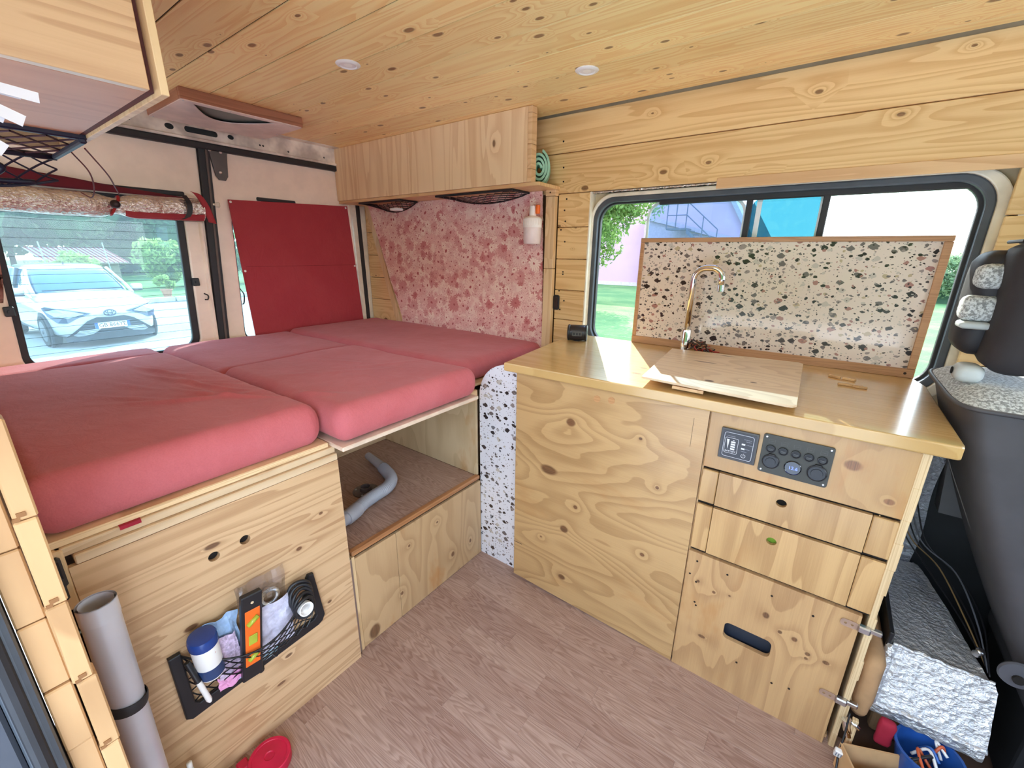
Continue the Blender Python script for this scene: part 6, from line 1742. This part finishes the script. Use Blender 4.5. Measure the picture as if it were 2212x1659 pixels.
for s_ in (-1, 1):
    B().tube([(-.38, s_ * .735, .90), (-.62, s_ * .715, 1.06), (-.90, s_ * .67, 1.22), (-1.14, s_ * .612, 1.385)], [.035, .032, .03, .03], 8).build('pillar', m_body, car, smooth=True, local=True)
    B().tube([(-1.45, s_ * .775, .92), (-1.55, s_ * .72, 1.14), (-1.62, s_ * .63, 1.385)], .03, 8).build('pillar', m_cdark, car, smooth=True, local=True)
    B().tube([(-2.45, s_ * .77, .93), (-2.38, s_ * .70, 1.18), (-2.25, s_ * .62, 1.385)], .07, 8).build('pillar', m_body, car, smooth=True, local=True)
    mm = B().rbox(-.70, -.54, s_ * .90 - .10, s_ * .90 + .10, .93, 1.06, .05, 4).build('mirror', m_body, car, smooth=True, local=True)
    B().rbox(-.68, -.56, s_ * .90 - .105, s_ * .90 + .095, .905, .945, .02, 3).build('mirror_base', m_cdark, car, smooth=True, local=True)
    # headlight wrapped round the corner of the nose
    HL = [(.664, .28, .625), (.655, .44, .560), (.622, .60, .470), (.545, .715, .480), (.40, .792, .600), (.24, .812, .735), (.34, .785, .765), (.48, .70, .735), (.595, .56, .705), (.652, .42, .665)]
    nH = len(HL)
    Q = [(x, s_ * y, z) for x, y, z in HL] + [(x - .05, s_ * (y - .03), z) for x, y, z in HL]
    B().add(Q + [(.60, s_ * .60, .62)], [(i, (i + 1) % nH, 2 * nH) for i in range(nH)] + [(i, (i + 1) % nH, (i + 1) % nH + nH, i + nH) for i in range(nH)]).build('headlight', plain('lamp_blue_grey', C(62, 74, 100), .2, coat=.5), car, local=True)
    L2 = [(.672, .36, .622), (.640, .58, .560), (.545, .735, .600), (.40, .806, .690), (.50, .70, .722), (.61, .55, .692)]
    B().add([(x, s_ * y, z) for x, y, z in L2] + [(.625, s_ * .60, .640)], [(i, (i + 1) % 6, 6) for i in range(6)]).build('lamp_lens', plain('lamp_lens', C(170, 186, 204), .15, coat=.6), car, local=True)
    B().box(.50, .56, s_ * .50 - .10, s_ * .50 + .10, .26, .34, bev=.02).build('fog_recess', m_cdark, car, local=True)
    for x in (0, -2.34):
        wl_ = B().lathe([(.20, -.085), (.27, -.09), (.29, -.06), (.29, .06), (.27, .09), (.20, .085)], (x, s_ * .735, .29), (0, 1, 0), 28).build('wheel', m_tyre, car, smooth=True, sharp=50, local=True)
        B().lathe([(.19, 0), (.195, .012), (.05, .02), (.04, .035), (.001, .035)], (x, s_ * .735 + s_ * .078, .29), (0, s_, 0), 24).build('rim', plain('rim_grey', C(96, 98, 106), .4, metal=.5), wl_, local=True)
        B().lathe([(.33, -.02), (.345, -.02), (.345, .012), (.32, .012)], (x, s_ * .790, .30), (0, s_, 0), 28).build('wheel_arch', m_cdark, car, local=True)
        B().lathe([(.325, 0), (.325, .004)], (x, s_ * .800, .30), (0, s_, 0), 28).build('arch_gap', m_cdark, car, local=True)
        B().lathe([(.27, 0), (.285, .016), (.19, .02), (.18, .0)], (x, s_ * .806, .29), (0, s_, 0), 28).build('tyre_face', m_tyre, car, local=True, smooth=True, sharp=40)
        B().lathe([(.185, 0), (.185, .010), (.04, .016), (.001, .02)], (x, s_ * .806, .29), (0, s_, 0), 20).build('rim_face', plain('rim_grey', C(96, 98, 106), .4), car, local=True)
# grille and lower mouth
def wrapx(y):
    a = abs(y)
    return 0.662 if a < .46 else (0.662 - (a - .46) * .30 if a < .6 else .62 - (a - .6) * 1.0)
pts = [(-.66, .125), (.66, .125), (.68, .20), (.34, .49), (.20, .545), (0, .53), (-.20, .545), (-.34, .49), (-.68, .20)]
fine = []
for i in range(len(pts)):
    a, c = pts[i], pts[(i + 1) % len(pts)]
    for k in range(6): fine.append((a[0] + (c[0] - a[0]) * k / 6, a[1] + (c[1] - a[1]) * k / 6))
b = B(); nF = len(fine)
b.add([(wrapx(y), y, z) for y, z in fine] + [(0.672, 0, .38)], [(i, (i + 1) % nF, nF) for i in range(nF)])
b.build('grille', m_cdark, car, local=True)
b = B()
for k in range(5):
    z = .26 + k * .045
    hw = .58 - k * .07
    b.tube([(wrapx(y) + .006, y, z) for y in np.linspace(-hw, hw, 13)], .005, 5)
b.build('grille_bar', plain('grille_line', C(78, 80, 92), .5), car, local=True)
B().box(.50, .655, -.60, .60, .11, .135, bev=.01).build('lip', m_cdark, car, local=True)
PZ = -.025
MP = Matrix(((0, 0, 1, .0), (1, 0, 0, 0), (0, 1, 0, 0), (0, 0, 0, 1)))
B().box(.668, .680, -.26, .26, .33, .44, bev=.004).build('plate_board', m_white, car, local=True)
for s_ in (-1, 1):
    B().box(.680, .682, s_ * .26 - (.0 if s_ < 0 else .045), s_ * .26 + (.045 if s_ < 0 else 0), .33, .44).build('plate_band', plain('plate_blue', C(40, 90, 190), .4), car, local=True)
letters('plate_number', 'GB 866YE', m_cdark, .098, None, M=Matrix.Translation((.6825, 0, .387)) @ MP, parent=car, local=True, th=.001)
# oval badge of three ovals
def oval(cy, cz, a, c, n=24): return [(0.672 + .012, cy + a * math.cos(2 * PI * i / n), cz + c * math.sin(2 * PI * i / n)) for i in range(n)]
bdg = B().tube(oval(0, .615, .088, .056), .010, 6, closed=True).build('badge', plain('badge_grey', C(96, 100, 116), .25, metal=.7), car, local=True, smooth=True)
B().tube(oval(0, .615, .034, .054), .007, 6, closed=True).build('badge_oval', plain('badge_grey2', C(110, 114, 130), .25, metal=.7), bdg, local=True)
B().tube(oval(0, .637, .062, .026), .007, 6, closed=True).build('badge_oval', plain('badge_grey2', C(110, 114, 130), .25, metal=.7), bdg, local=True)
B().tube([(-.44, -.60, .995), (-.44, .60, .995)], .012, 6).build('wiper', m_cdark, car, local=True)
B().lathe([(.02, 0), (.004, .06)], (-1.35, 0, 1.455), n=8).build('aerial', m_cdark, car, local=True)
